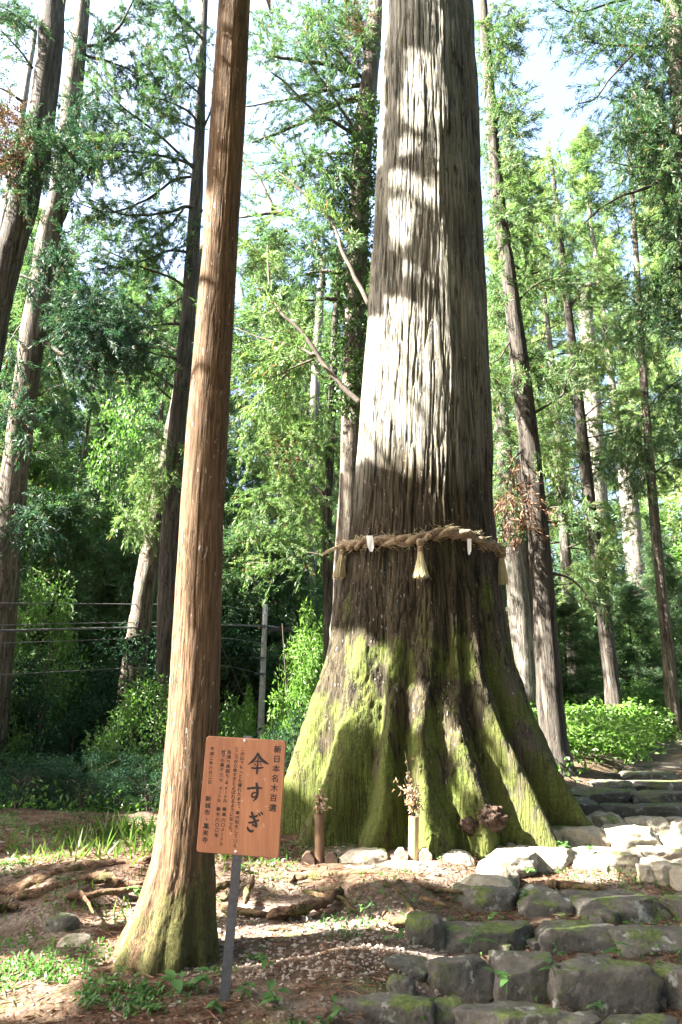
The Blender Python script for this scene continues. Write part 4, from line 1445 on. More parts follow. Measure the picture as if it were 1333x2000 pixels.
def plant(u, v, Yd, n, L, Wd, h, label, mat='weed', group='small green weeds on the forest floor', spread=0.6):
    q = at(u, v, Yd)
    z0 = gz(q[0], q[1])
    z0 = max(z0, q[2] - 0.02)
    root = thing('weed', (q[0], q[1], z0), label, 'plant', group)
    o = np.array([q[0], q[1], z0])
    ns = max(2, n // 4)
    tips = []
    for s_ in range(ns):
        az = rng.uniform(0, 6.28)
        tt_ = np.linspace(0, 1, 5)
        hh = h * rng.uniform(0.5, 1.1)
        C = o + np.stack([math.cos(az) * h * spread * tt_ ** 1.5, math.sin(az) * h * spread * tt_ ** 1.5, -0.01 + hh * tt_], -1)
        Geo().add(*tube(C, np.linspace(0.003, 0.0014, 5), 4, False)).obj('stem', M['weed'], root)
        tips.append(C)
    for k in range(n):
        C = tips[k % ns]
        f = rng.uniform(0.45, 1.0)
        p = np.array([np.interp(f, np.linspace(0, 1, 5), C[:, j]) for j in range(3)])
        az = rng.uniform(0, 6.28)
        dv_ = np.array([math.cos(az), math.sin(az), rng.uniform(-0.15, 0.5)])
        leaf_obj(p, dv_, L * rng.uniform(0.65, 1.15), Wd * rng.uniform(0.8, 1.15), M[mat], root)


def leaf_obj(p, d, L, Wd, mat, root):
    """one broad leaf: 5 cross sections folded along the midrib, tip arching down"""
    d = unit(np.asarray(d, float))
    s = unit(np.cross(d, np.array([0, 0, 1.0])))
    nrm = np.cross(s, d)
    V_ = []
    for f, w in ((0, .06), (.2, .75), (.45, 1.0), (.75, .62), (1.0, .03)):
        c = p + d * L * f - np.array([0, 0, 1]) * L * 0.3 * f * f
        V_ += [c - s * Wd / 2 * w + nrm * Wd * 0.14 * w, c, c + s * Wd / 2 * w + nrm * Wd * 0.14 * w]
    Qs_ = [[3 * i + j, 3 * i + j + 1, 3 * i + j + 4, 3 * i + j + 3] for i in range(4) for j in range(2)]
    return Geo().add(np.array(V_), np.array(Qs_)).obj('leaf', mat, root, True)


plant(340, 1925, 4.45, 5, 0.14, 0.065, 0.10, 'broad leaved weed at the front of the slender trunk foot')
plant(385, 1925, 4.40, 6, 0.13, 0.055, 0.13, 'light green broad leaved weed between the trunk foot and the sign post')
plant(545, 1962, 4.25, 7, 0.13, 0.06, 0.13, 'weed with wide pointed leaves in the shade right of the sign post')
plant(470, 1940, 4.35, 8, 0.08, 0.035, 0.10, 'small leafy weed right behind the sign post')
plant(525, 1880, 4.75, 6, 0.08, 0.04, 0.08, 'low weed on the shaded trail just below the sunlit gravel')
plant(225, 1930, 4.45, 9, 0.07, 0.025, 0.12, 'thin leaved weed at the left of the trunk foot')
plant(170, 1960, 4.25, 9, 0.06, 0.022, 0.09, 'yellowish low weed at the lower left')
plant(300, 1975, 4.20, 9, 0.06, 0.025, 0.07, 'small weed patch below the slender trunk at the bottom edge')
plant(408, 1985, 4.2, 8, 0.06, 0.03, 0.08, 'small dark weed at the bottom edge left of the sign post')
plant(775, 1828, 5.3, 6, 0.11, 0.045, 0.07, 'bright weed left of the pointed step stone')
plant(740, 1800, 5.6, 5, 0.08, 0.03, 0.06, 'thin weed on the bank above the gravel')
plant(712, 1775, 5.8, 6, 0.08, 0.035, 0.08, 'weed growing under the mossy curling root')
plant(915, 1850, 5.1, 4, 0.14, 0.06, 0.12, 'weed with long leaves growing on the left mossy step stone')
plant(990, 1930, 4.7, 7, 0.10, 0.04, 0.11, 'green weed in the joint below the two square step stones')
plant(1088, 1905, 4.68, 4, 0.09, 0.035, 0.1, 'single stemmed weed between the middle and right step stones')
plant(1215, 1862, 5.1, 6, 0.12, 0.045, 0.09, 'long leaved weed on the right hand lower step')
plant(1090, 1855, 5.2, 8, 0.05, 0.025, 0.06, 'tiny fern like weed in the joint of the lower steps')
plant(1285, 1880, 5.0, 10, 0.06, 0.02, 0.08, 'ferny weed at the right edge of the lower steps')
plant(1165, 1965, 4.45, 8, 0.06, 0.025, 0.07, 'little weed in front of the widest step stone')
plant(830, 1985, 4.28, 9, 0.06, 0.03, 0.08, 'leafy weed between the two lowest step stones')
plant(660, 1990, 4.2, 8, 0.06, 0.035, 0.09, 'weed growing beside the lowest left step stone')
plant(960, 1790, 5.75, 9, 0.05, 0.03, 0.07, 'leafy weed at the foot of the knobbly step stone')
plant(1030, 1745, 6.1, 6, 0.08, 0.04, 0.05, 'flat leaved weed between two shaded step stones')
plant(1105, 1655, 7.05, 14, 0.06, 0.04, 0.09, 'sunlit leafy weed behind the second sunlit step stone')
plant(1150, 1660, 7.0, 12, 0.06, 0.035, 0.08, 'pale sunlit weed on the second sunlit step')
plant(1225, 1708, 6.6, 9, 0.07, 0.015, 0.1, 'grassy sunlit weed below the long sunlit step stone')
plant(1040, 1702, 6.6, 8, 0.06, 0.035, 0.06, 'small sunlit weed at the shadowed gap of the sunlit steps')
plant(130, 1640, 7.7, 8, 0.10, 0.03, 0.14, 'tall leafed weed at the back edge of the left slope', spread=0.8)
plant(265, 1740, 6.0, 7, 0.11, 0.04, 0.09, 'weed beside the slender trunk on the left slope')
plant(585, 1735, 6.25, 7, 0.09, 0.035, 0.10, 'weed under the long orange root')
plant(475, 1705, 6.6, 8, 0.08, 0.035, 0.10, 'weed on the bank behind the sign post')

# grass and creeping cover


def blades(cx, cy, n, sp, h, w):
    x = cx + rng.normal(size=n) * sp
    y = cy + rng.normal(size=n) * sp * 0.7
    P_ = np.stack([x, y, ground_z(x, y) - 0.01], -1)
    a_ = rng.uniform(0, 6.28, n)
    l_ = rng.uniform(0.1, 0.75, n)
    d_ = np.stack([np.cos(a_) * l_, np.sin(a_) * l_, np.ones(n)], -1)
    return leaves(P_, d_, h * rng.uniform(0.5, 1.2, n), w, 0.35, 0.35)


g = Geo()
for (u, v, Yd, n, sp, h) in [(200, 1640, 7.6, 45, 0.25, 0.22), (255, 1632, 7.7, 40, 0.2, 0.24), (150, 1650, 7.4, 40, 0.3, 0.16), (230, 1660, 7.1, 60, 0.35, 0.2), (60, 1665, 7.2, 40, 0.4, 0.16), (120, 1700, 6.6, 40, 0.3, 0.12), (200, 1745, 6.0, 40, 0.25, 0.12),
                              (210, 1690, 6.8, 40, 0.25, 0.16), (330, 1660, 7.3, 20, 0.2, 0.2), (450, 1690, 6.8, 40, 0.2, 0.12), (1240, 1700, 6.6, 30, 0.15, 0.12), (100, 1760, 5.8, 40, 0.3, 0.09), (40, 1790, 5.5, 30, 0.25, 0.08)]:
    q = at(u, v, Yd)
    g.add(*blades(q[0], q[1], n, sp, h, 0.008))
tag(g.obj('grass', M['grass'], None), 'thin grass blades growing among the roots on the slope', 'grass', None, 'stuff')

n = 5200
x = np.concatenate([rng.uniform(-4.6, 0.2, n), rng.uniform(-2.2, 0.2, 2200), rng.uniform(0.2, 5.0, 3600)])
y = np.concatenate([rng.uniform(3.6, 8.6, n), rng.uniform(3.7, 4.9, 2200), rng.uniform(4.1, 8.6, 3600)])
P = np.stack([x, y, ground_z(x, y) + 0.012], -1)
nz = fbm(P * np.array([1.8, 1.8, 0]) + 40, 4, 33)
cov = np.where(x > stair_left(y), 0.50, np.where(y > 7.2, 0.45, np.where((y < 4.75) & (x < 0), 0.53, 0.60)))
keep = nz > cov
P = P[keep]
m_ = len(P)
P = np.repeat(P, 3, 0) + rng.normal(size=(m_ * 3, 3)) * np.array([0.025, 0.025, 0.012])
d = rng.normal(size=P.shape) + np.array([0, 0, 0.35])
tag(Geo().add(*leaves(P, d, rng.uniform(.018, .05, len(P)), rng.uniform(.010, .026, len(P)), 0.2)).obj('ground_cover', M['weed'], None), 'tiny creeping green plants on the soil and between the step stones', 'ground cover', None, 'stuff')

# ------------------------------------------------------------------ utility pole and wires
ub, ut = at(512, 1440, 22.0), at(519, 1180, 22.0)
zg_ = gz(ub[0], 22.0)
pole = thing('utility_pole', (ub[0], 22.0, zg_), 'grey concrete utility pole among sunlit shrubs beyond the slope', 'pole')
C = np.stack([np.linspace(ub[0] - 0.08, ut[0], 10), np.full(10, 22.0), np.linspace(zg_, ut[2], 10)], -1)
Geo().add(*tube(C, np.linspace(0.15, 0.075, 10), 14)).obj('shaft', M['pole'], pole, True)
for v in (1222, 1285, 1316):
    q = at(516, v, 22.0)
    Geo().add(*boxv(q[0] - 0.28, q[0] + 0.05, 21.86, 21.90, q[2] - 0.02, q[2] + 0.02)).obj('bracket', M['steel'], pole)
q = at(548, 1230, 21.9)
Geo().add(*boxv(q[0] - 0.32, q[0] + 0.32, q[1] - 0.08, q[1] + 0.08, q[2] - 0.07, q[2] + 0.07)).obj('splice_box', M['ink'], pole)


def wire(pts, w, label):
    C = spline([at(*p) for p in pts], 30)
    o = Geo().add(*tube(C, w, 5, False)).obj('overhead_wire', M['wire'], None, False, tuple(C[0]))
    tag(o, label, 'wire', 'overhead wires on the utility pole')


wire([(517, 1198, 21.9), (430, 1183, 19.5), (250, 1180, 16), (0, 1178, 13), (-300, 1172, 11)], 0.012, 'topmost thin wire running left from the utility pole')
wire([(517, 1222, 21.9), (420, 1217, 21), (250, 1216, 16), (0, 1221, 13), (-300, 1226, 11)], 0.010, 'thin wire just above the thick cable left of the utility pole')
wire([(516, 1224, 21.85), (430, 1221, 19.5), (250, 1226, 16), (0, 1232, 13), (-300, 1242, 11)], 0.024, 'thick cable running left from the utility pole')
wire([(514, 1256, 21.9), (430, 1246, 19.5), (250, 1248, 16), (0, 1256, 13), (-300, 1264, 11)], 0.010, 'thin wire just below the thick cable left of the utility pole')
wire([(512, 1316, 21.9), (430, 1300, 19.5), (250, 1305, 15.5), (0, 1318, 12.5), (-300, 1330, 11)], 0.010, 'lowest thin wire running left from the utility pole')
wire([(518, 1222, 21.85), (580, 1232, 21.9), (680, 1250, 22), (900, 1290, 22)], 0.026, 'thick cable running right from the utility pole behind the giant trunk')
wire([(430, 1255, 22.5), (455, 1310, 22.5), (474, 1358, 22.6)], 0.022, 'pale guy wire slanting down left of the utility pole')
wire([(553, 1290, 22.8), (560, 1308, 22.8), (569, 1332, 22.8)], 0.022, 'short pale guy wire slanting down right of the utility pole')

# ------------------------------------------------------------------ individual trees one can point at


class Px:
    """a tree authored from its outline: trunk, limbs and foliage at its own depth"""

    def __init__(s, name, label, Yd, pts, bark, cat='tree', down=True, group=None, taper_top=None):
        s.Y = Yd
        W3 = [np.append(at(u, v, Yd), w * mpp(u, v, Yd) / 2) for u, v, w in pts]
        W3 = sorted(W3, key=lambda q: q[2])
        C = spline(np.array(W3), 6 * len(pts))
        b = C[0, :3]
        if down:
            zb = gz(b[0], Yd) - 0.2
            if C[0, 2] > zb:
                dr = unit(C[0, :3] - C[3, :3])
                dr = dr / abs(dr[2])
                L_ = C[0, 2] - zb
                foot_ = np.append(C[0, :3] + dr * L_, C[0, 3] * (1.15 + 0.03 * L_))
                mid_ = np.append(C[0, :3] + dr * L_ * 0.5, C[0, 3] * (1.04 + 0.01 * L_))
                C = np.vstack([foot_, mid_, C])
        s.base = C[0, :3]
        s.C = C
        s.root = thing(name, tuple(C[0, :3] + np.array([0, 0, 0.2])), label, cat, group)
        Cd = spline(C, 60)
        rad = np.maximum(Cd[:, 3], 0.01)
        h = Cd[:, 2] - Cd[0, 2]
        if down:
            rad = rad * (1 + 0.35 * np.exp(-h / 0.35))
        Geo().add(*tube(Cd[:, :3], rad, 18, True, 0.10, int(Yd * 7))).obj('trunk', M[bark], s.root, True)
        s.limbs = []
        s.P, s.D = [], []

    def limb(s, pts, w, dY=0.0, leaf=0, spread=0.3, t0=0.25, mat='twig', y0=None):
        n = len(pts)
        W3 = [at(u, v, (s.Y if y0 is None else y0) + dY * i / max(1, n - 1)) for i, (u, v) in enumerate(pts)]
        C = spline(W3, 5 * n)
        r0 = w * mpp(pts[0][0], pts[0][1], s.Y if y0 is None else y0) / 2
        C = C + r0 * 1.2 * (np.stack([fbm(C * 3, 2, 1), fbm(C * 3, 2, 2), fbm(C * 3, 2, 3)], -1) - 0.5)
        Geo().add(*tube(C, np.linspace(r0, r0 * 0.3, len(C)), 7, True, 0.15, n)).obj('branch', M[mat], s.root, True)
        s.limbs.append(C)
        if leaf:
            t = rng.uniform(t0, 1, leaf)
            q = np.stack([np.interp(t, np.linspace(0, 1, len(C)), C[:, j]) for j in range(3)], -1)
            q = q + rng.normal(size=q.shape) * spread * np.array([0.6, 0.8, 0.5])
            q[:, 2] -= 0.1 * spread
            s.P.append(q)
            s.D.append(np.tile(unit(C[-1] - C[0]), (leaf, 1)))

    def mass(s, u, v, ru, rv, n, dY=0.8, Yd=None):
        a = rng.uniform(0, 6.28, n)
        r_ = np.sqrt(rng.random(n))
        Yc = s.Y if Yd is None else Yd
        q = np.array([at(u + ru * r1 * math.cos(a1), v + rv * r1 * math.sin(a1), Yc + rng.normal() * dY) for a1, r1 in zip(a, r_)])
        s.P.append(q)
        s.D.append(rng.normal(size=(n, 3)) * 0.6 + np.array([0, 0, -0.2]))

    def crown(s, leafm, L=0.2, W=0.024, tuft=26, name='crown', blob=1.4, filt=False, sag=0.45, label=None):
        if not s.P:
            return
        P_, D_ = np.concatenate(s.P), np.concatenate(s.D)
        s.P, s.D = [], []
        # each spray: a short drooping shoot with needles-leaves along it
        n = len(P_)
        k = tuft
        ax = unit(D_ + rng.normal(size=D_.shape) * 0.7 + np.array([0, 0, -sag]))
        f = rng.random((n, k, 1))
        Q_ = P_[:, None] + ax[:, None] * f * L * 3.6 * blob * rng.uniform(0.5, 1.1, (n, 1, 1)) - np.array([0, 0, 1.0]) * (f ** 2) * L * 0.7
        Q_ = Q_ + rng.normal(size=Q_.shape) * L * 0.16
        dd = ax[:, None] * 1.0 + rng.normal(size=(n, k, 3)) * 0.38 + np.array([0, 0, -0.15])
        Q_, dd = Q_.reshape(-1, 3), dd.reshape(-1, 3)
        if filt:
            kp = lit_filter(Q_, 12.0, miss=True)
            Q_, dd = Q_[kp], dd[kp]
        m = len(Q_)
        o = Geo().add(*leaves(Q_, dd, L * rng.uniform(0.5, 1.15, m), W * rng.uniform(0.7, 1.3, m), 0.25)).obj(name, M[leafm], s.root)
        if label:
            o['label'] = label


# far left, leaning
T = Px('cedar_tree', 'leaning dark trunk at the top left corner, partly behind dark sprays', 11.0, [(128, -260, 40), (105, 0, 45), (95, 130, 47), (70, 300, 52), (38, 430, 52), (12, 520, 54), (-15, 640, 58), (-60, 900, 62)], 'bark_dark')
T.limb([(68, 60), (30, 28), (-10, 8)], 8, -0.6, 16)
T.limb([(66, 135), (36, 95), (-5, 52)], 6, -0.5, 14)
T.limb([(47, 200), (20, 182), (-10, 168)], 7, -0.6, 22)
T.mass(85, 275, 50, 50, 90, 0.35, 10.4)
T.mass(30, 30, 50, 40, 40, 0.4, 10.6)
T.mass(40, 330, 45, 55, 50, 0.3, 10.4)
T.crown('cedar_c', 0.121, 0.0099, 63, filt=True)
T.mass(15, 275, 34, 70, 110, 0.3, 10.2)
T.crown('dead', 0.14, 0.016, 24, name='withered_sprays', filt=True, label='dead rust coloured sprays on the leaning trunk')
T = Px('cedar_tree', 'thin pale stem close beside the leaning top left trunk', 11.4, [(60, 330, 12), (45, 440, 17), (28, 500, 18), (10, 580, 20), (-8, 660, 22), (-40, 850, 24)], 'bark_grey')
# second left trunk
T = Px('cedar_tree', 'tall rough trunk leaning right near the left edge, sun on its left side', 14.0, [(185, -250, 18), (162, 20, 26), (148, 130, 34), (120, 370, 40), (100, 440, 42), (80, 560, 44), (58, 700, 46), (35, 880, 50), (12, 1100, 54), (-2, 1250, 58)], 'bark')
T.limb([(165, 90), (192, 86), (215, 72), (240, 42), (262, 0), (290, -20)], 7, -0.4, 40)
T.limb([(165, 108), (215, 122), (255, 138), (300, 176)], 6, 0.5, 40)
T.limb([(150, 220), (180, 180), (192, 225), (178, 250)], 5, -0.5, 18)
T.limb([(86, 666), (110, 684), (140, 700), (203, 720), (250, 725)], 8, -0.6, 26, 0.35)
T.limb([(92, 640), (130, 655), (165, 664)], 5, 0.4, 16)
T.limb([(37, 536), (90, 560), (130, 600), (190, 640), (240, 660)], 5, -0.8, 70, 0.5, 0.4, y0=13.6)
T.limb([(95, 500), (125, 508), (150, 500), (170, 492)], 4, -0.4, 10)
T.limb([(72, 775), (98, 760), (128, 748)], 3, -0.3, 6)
T.limb([(55, 620), (30, 650), (10, 690)], 4, -0.4, 10)
T.mass(165, 260, 50, 90, 110, 0.5, 13.6)
T.mass(130, 330, 40, 50, 50, 0.4, 13.6)
T.mass(170, 80, 40, 70, 50, 0.5)
T.mass(185, 610, 90, 60, 170, 0.6, 13.4)
T.mass(235, 660, 60, 45, 80, 0.5, 13.4)
T.mass(90, 500, 60, 60, 60, 0.5, 13.5)
T.mass(65, 1010, 40, 70, 40, 0.4, 13.4)
T.mass(20, 780, 40, 90, 40, 0.6, 13.2)
T.crown('cedar_c', 0.136, 0.0109, 69, filt=True)
# centre-left trunk with bare curved limbs
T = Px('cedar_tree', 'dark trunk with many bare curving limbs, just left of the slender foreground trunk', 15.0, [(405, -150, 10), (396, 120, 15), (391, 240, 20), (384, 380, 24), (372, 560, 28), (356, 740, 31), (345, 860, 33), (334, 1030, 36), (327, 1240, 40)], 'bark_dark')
for pts, w, dY, lf in [
    ([(390, 245), (372, 220), (332, 199), (280, 188)], 6, -1.2, 26), ([(390, 255), (355, 240), (320, 228), (278, 218)], 6, 0.8, 22),
    ([(385, 335), (352, 302), (300, 255), (235, 205), (200, 165)], 7, -1.6, 36), ([(384, 325), (340, 310), (250, 296), (150, 286)], 7, -1.4, 60),
    ([(383, 342), (330, 330), (270, 338)], 5, 1.0, 22), ([(378, 344), (340, 352), (300, 382), (240, 410), (200, 413), (142, 392)], 6, -1.0, 40),
    ([(395, 413), (362, 404), (330, 415), (250, 421), (188, 396)], 8, -1.0, 26), ([(358, 408), (322, 450), (262, 470), (198, 468)], 5, -1.2, 36),
    ([(372, 492), (330, 490), (290, 506), (240, 520), (190, 526)], 6, -1.0, 36), ([(368, 566), (335, 542), (272, 520), (232, 500), (200, 486)], 6, -1.4, 26),
    ([(360, 580), (330, 598), (300, 625)], 4, -0.6, 14), ([(356, 632), (310, 635), (265, 643)], 6, -0.6, 8), ([(350, 702), (300, 690), (250, 681)], 5, -1.0, 24),
    ([(352, 690), (310, 662), (280, 645)], 5, 0.8, 16), ([(342, 756), (310, 736), (286, 722)], 4, -0.6, 14), ([(335, 780), (318, 765), (300, 740), (290, 718)], 5, -0.4, 6),
    ([(398, 250), (412, 215), (420, 190)], 5, -0.5, 8), ([(396, 160), (380, 140), (362, 80), (352, 30)], 5, -0.6, 30), ([(396, 190), (375, 170), (350, 150), (320, 110)], 5, -0.8, 30),
        ([(400, 80), (380, 60), (340, 20), (330, -10)], 6, -1, 30)]:
    T.limb(pts, w, dY, lf, 0.35)
T.mass(300, 210, 90, 60, 90, 0.7)
T.mass(240, 300, 90, 36, 120, 0.6, 14.2)
T.mass(340, 90, 70, 90, 110, 0.8)
T.mass(250, 60, 60, 60, 50, 0.8)
T.mass(230, 430, 90, 40, 60, 0.6)
T.mass(330, 455, 50, 50, 60, 0.6)
T.crown('cedar_a', 0.136, 0.0109, 63)
T = Px('cedar_tree', 'stout short leaning trunk lit from the left, below a bright green spray', 16.5, [(392, 480, 12), (352, 750, 22), (325, 900, 30), (300, 1050, 36), (283, 1150, 41), (266, 1275, 46)], 'bark')
T.mass(300, 940, 40, 60, 70, 0.5, 15.6)
T.mass(335, 890, 22, 50, 50, 0.4, 15.2)
T.mass(270, 1010, 40, 24, 40, 0.4, 15.6)
T.crown('cedar_b', 0.136, 0.0119, 63)
# ivy trunk behind the giant
T = Px('ivy_clad_cedar', 'ivy covered trunk standing close behind the left edge of the giant', 13.0, [(752, -200, 24), (738, 0, 30), (722, 150, 34), (706, 330, 38), (695, 560, 40), (688, 760, 40), (683, 960, 42), (674, 1140, 46), (668, 1290, 50)], 'bark')
for pts, w, dY, lf in [
    ([(700, 150), (655, 130), (580, 115), (525, 108)], 12, -0.5, 20), ([(715, 165), (624, 178), (585, 189), (545, 197), (483, 209)], 9, 0.4, 26),
    ([(700, 190), (655, 205), (616, 222), (567, 250), (491, 280)], 13, 0.6, 36), ([(692, 262), (657, 240), (618, 219), (562, 166), (530, 140)], 8, -1.0, 22),
    ([(700, 295), (695, 270), (682, 235), (644, 178), (603, 122), (585, 80)], 9, -1.2, 24), ([(700, 300), (660, 300), (640, 303), (580, 325), (540, 345)], 8, 0.5, 40),
    ([(700, 330), (672, 342), (645, 368), (624, 393)], 9, 0.3, 26), ([(712, 388), (680, 355), (660, 325), (641, 300)], 6, -0.8, 10), ([(705, 400), (675, 398), (640, 410)], 6, 0.6, 20),
    ([(668, 585), (640, 582), (615, 586), (597, 585)], 10, -0.3, 8), ([(672, 535), (630, 530), (588, 540)], 11, 0.3, 20), ([(720, 120), (700, 60), (690, 10), (700, -30)], 9, -0.8, 30),
        ([(715, 160), (670, 110), (640, 60), (620, 20)], 7, -0.9, 30)]:
    T.limb(pts, w, dY, lf, 0.35)
T.mass(560, 60, 70, 60, 100, 0.8)
T.mass(660, 60, 70, 70, 130, 0.8)
T.mass(620, 330, 70, 40, 80, 0.7)
T.mass(560, 480, 80, 60, 90, 0.8)
T.mass(660, 170, 50, 60, 60, 0.6)
T.mass(650, 460, 50, 50, 60, 0.6)
T.crown('cedar_a', 0.129, 0.0109, 63)
tt_ = rng.uniform(0, 1, 900)
v_ = 190 + 620 * tt_
u_ = np.interp(v_, [150, 330, 560, 760], [722, 706, 695, 688]) + rng.normal(size=900) * (16 + 14 * np.sin(v_ * 0.021) ** 2)
T.P.append(np.array([at(a, b, 12.85 + rng.normal() * 0.22) for a, b in zip(u_, v_)]))
T.D.append(rng.normal(size=(900, 3)))
T.crown('ivy', 0.085, 0.055, 14, name='ivy', blob=1.2, sag=0.2)
T.mass(690, 60, 26, 40, 40, 0.3, 12.4)
T.crown('dead', 0.12, 0.016, 22, name='withered_sprays', label='dead rust coloured sprays near the top of the ivy trunk')
# limbs that leave the giant itself, low on its left side


def giant_limb(pts, w, Y0, Y1, leaf=0):
    n = len(pts)
    W3 = [at(u, v, Y0 + (Y1 - Y0) * i / (n - 1)) for i, (u, v) in enumerate(pts)]
    C = spline(W3, 6 * n)
    r0 = w * mpp(pts[0][0], pts[0][1], Y0) / 2
    return Geo().add(*tube(C, np.linspace(r0, r0 * 0.3, len(C)), 8, True, 0.15, n)).obj('branch', M['twig'], giant, True)


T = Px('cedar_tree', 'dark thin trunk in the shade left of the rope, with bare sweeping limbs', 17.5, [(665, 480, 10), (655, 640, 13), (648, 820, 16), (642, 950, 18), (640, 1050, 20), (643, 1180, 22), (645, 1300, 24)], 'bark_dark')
for pts, w, dY, lf in [([(722, 598), (697, 545), (668, 490), (660, 460), (640, 420), (600, 385), (560, 350), (540, 335)], 10, 0.6, 14), ([(706, 790), (665, 750), (630, 705), (590, 650), (550, 610), (530, 570), (523, 520), (522, 480)], 11, 0.6, 18),
                       ([(615, 695), (570, 675), (510, 660), (460, 640)], 6, 0.6, 40), ([(612, 702), (570, 720), (535, 735), (525, 730)], 5, 0.3, 16)]:
    T.limb(pts, w, dY, lf, 0.35, y0=9.6)
for pts, w, dY, lf in [([(640, 975), (610, 948), (555, 940)], 7, 0.6, 26), ([(640, 1090), (610, 1080), (580, 1090), (540, 1100), (490, 1098)], 5, 0.6, 26), ([(642, 1010), (625, 990), (600, 960)], 4, 0.5, 20),
                       ([(632, 880), (590, 840), (570, 810)], 4, -0.4, 20), ([(555, 420), (520, 418), (466, 425)], 11, 0.3, 10), ([(536, 412), (505, 345), (473, 312)], 9, 0.5, 16), ([(562, 449), (520, 465), (466, 472)], 8, 0.3, 30), ([(565, 455), (540, 480), (470, 530)], 5, 0.5, 30)]:
    T.limb(pts, w, dY, lf, 0.4)
T.mass(560, 850, 90, 90, 150, 0.9)
T.mass(540, 700, 80, 70, 120, 0.9)
T.mass(640, 860, 40, 70, 60, 0.5)
T.mass(560, 1010, 100, 70, 140, 0.8)
T.crown('cedar_b', 0.149, 0.0129, 63)
T.mass(560, 890, 22, 18, 16, 0.3, 16.8)
T.crown('dead', 0.14, 0.018, 22, name='withered_sprays', label='small dead brown sprays')
# right of the giant
T = Px('cedar_tree', 'straight mossy footed trunk at the top of the first steps, right of the giant', 10.7, [(935, -100, 14), (955, 160, 20), (974, 390, 25), (990, 510, 28), (1008, 650, 32), (1040, 920, 40), (1060, 1150, 44), (1076, 1380, 50), (1083, 1470, 56), (1086, 1508, 66)], 'bark_dark')
for pts, w, dY, lf in [([(1042, 808), (1070, 790), (1100, 770), (1106, 745), (1120, 715), (1146, 678)], 6, -0.3, 10), ([(1068, 1118), (1110, 1128), (1140, 1155), (1165, 1196)], 6, -0.2, 4), ([(1064, 1140), (1100, 1142), (1130, 1135)], 3, 0.2, 4),
                       ([(1000, 660), (975, 700), (955, 712)], 4, -0.4, 8), ([(1010, 590), (1040, 560), (1085, 540), (1105, 530)], 5, -0.4, 14), ([(1020, 880), (985, 910), (970, 930)], 4, -0.3, 14), ([(1005, 520), (1040, 535), (1080, 515)], 6, 0.4, 20),
                       ([(1050, 960), (1000, 1000), (968, 1010)], 4, -0.3, 16), ([(1052, 1000), (1090, 990), (1140, 1005)], 4, -0.4, 10), ([(950, 100), (985, 70), (1010, 50)], 5, -0.4, 26), ([(960, 260), (985, 235), (1000, 200)], 5, -0.4, 22)]:
    T.limb(pts, w, dY, lf, 0.3)
T.mass(975, 90, 36, 90, 100, 0.5)
T.mass(985, 270, 40, 80, 110, 0.5)
T.mass(1000, 420, 45, 60, 90, 0.5)
T.mass(990, 570, 50, 60, 90, 0.6, 11.6)
T.mass(960, 800, 40, 90, 90, 0.6, 11.6)
T.mass(1060, 730, 50, 40, 50, 0.5, 11.0)
T.crown('cedar_a', 0.114, 0.0099, 59)
T.mass(1010, 980, 40, 50, 60, 0.4, 10.4)
T.crown('dead', 0.12, 0.010, 20, name='withered_sprays', label='dead brown twiggy sprays low on the trunk')
T = Px('cedar_tree', 'broad trunk with a sunlit left side, half behind the straight mossy footed trunk', 15.5, [(975, 760, 26), (995, 1000, 34), (1010, 1150, 40), (1022, 1290, 44), (1030, 1420, 48)], 'bark_grey')
T = Px('cedar_tree', 'dark narrow trunk squeezed between the sunlit broad trunk and the mossy footed one', 16.5, [(1015, 900, 18), (1030, 1120, 22), (1040, 1280, 25), (1048, 1430, 28)], 'bark_dark')
T = Px('cedar_tree', 'slim dark trunk leaning left above the bright green weeds', 15.5, [(1077, 310, 5), (1085, 380, 9), (1105, 560, 14), (1128, 760, 19), (1148, 950, 23), (1168, 1100, 26), (1188, 1270, 28), (1202, 1400, 32)], 'bark_dark')
for pts, w, dY, lf in [([(1130, 780), (1100, 770), (1060, 790)], 4, 0.3, 20), ([(1165, 1080), (1190, 1050), (1215, 1000)], 4, -0.4, 20), ([(1150, 960), (1120, 990), (1080, 985)], 4, -0.3, 20), ([(1135, 820), (1170, 790), (1210, 770)], 4, -0.5, 24), ([(1110, 600), (1150, 560), (1180, 550)], 4, -0.4, 24)]:
    T.limb(pts, w, dY, lf, 0.4)
T.mass(1082, 370, 34, 90, 90, 0.5)
T.mass(1150, 690, 50, 50, 90, 0.6)
T.mass(1090, 880, 50, 60, 80, 0.6)
T.mass(1165, 1120, 40, 40, 60, 0.5, 15.0)
T.mass(1080, 520, 60, 50, 80, 0.7)
T.crown('cedar_b', 0.136, 0.0119, 63)
T = Px('cedar_tree', 'thin brown trunk near the right edge, beside the top of the steps', 15.8, [(1222, 190, 3), (1232, 330, 8), (1244, 520, 11), (1256, 720, 14), (1272, 930, 17), (1285, 1080, 19), (1302, 1250, 22), (1318, 1430, 26)], 'bark')
for pts, w, dY, lf in [([(1250, 600), (1220, 575), (1190, 570)], 4, -0.4, 20), ([(1262, 800), (1300, 760), (1333, 740)], 4, -0.4, 24), ([(1272, 930), (1310, 900), (1340, 900)], 4, -0.4, 24), ([(1262, 800), (1230, 850), (1200, 860)], 4, -0.3, 20)]:
    T.limb(pts, w, dY, lf, 0.4)
T.mass(1230, 330, 34, 80, 70, 0.5)
T.mass(1250, 640, 60, 60, 90, 0.7)
T.mass(1300, 820, 50, 60, 90, 0.7)
T.mass(1230, 900, 50, 50, 70, 0.6)
T.crown('cedar_a', 0.143, 0.0119, 63)
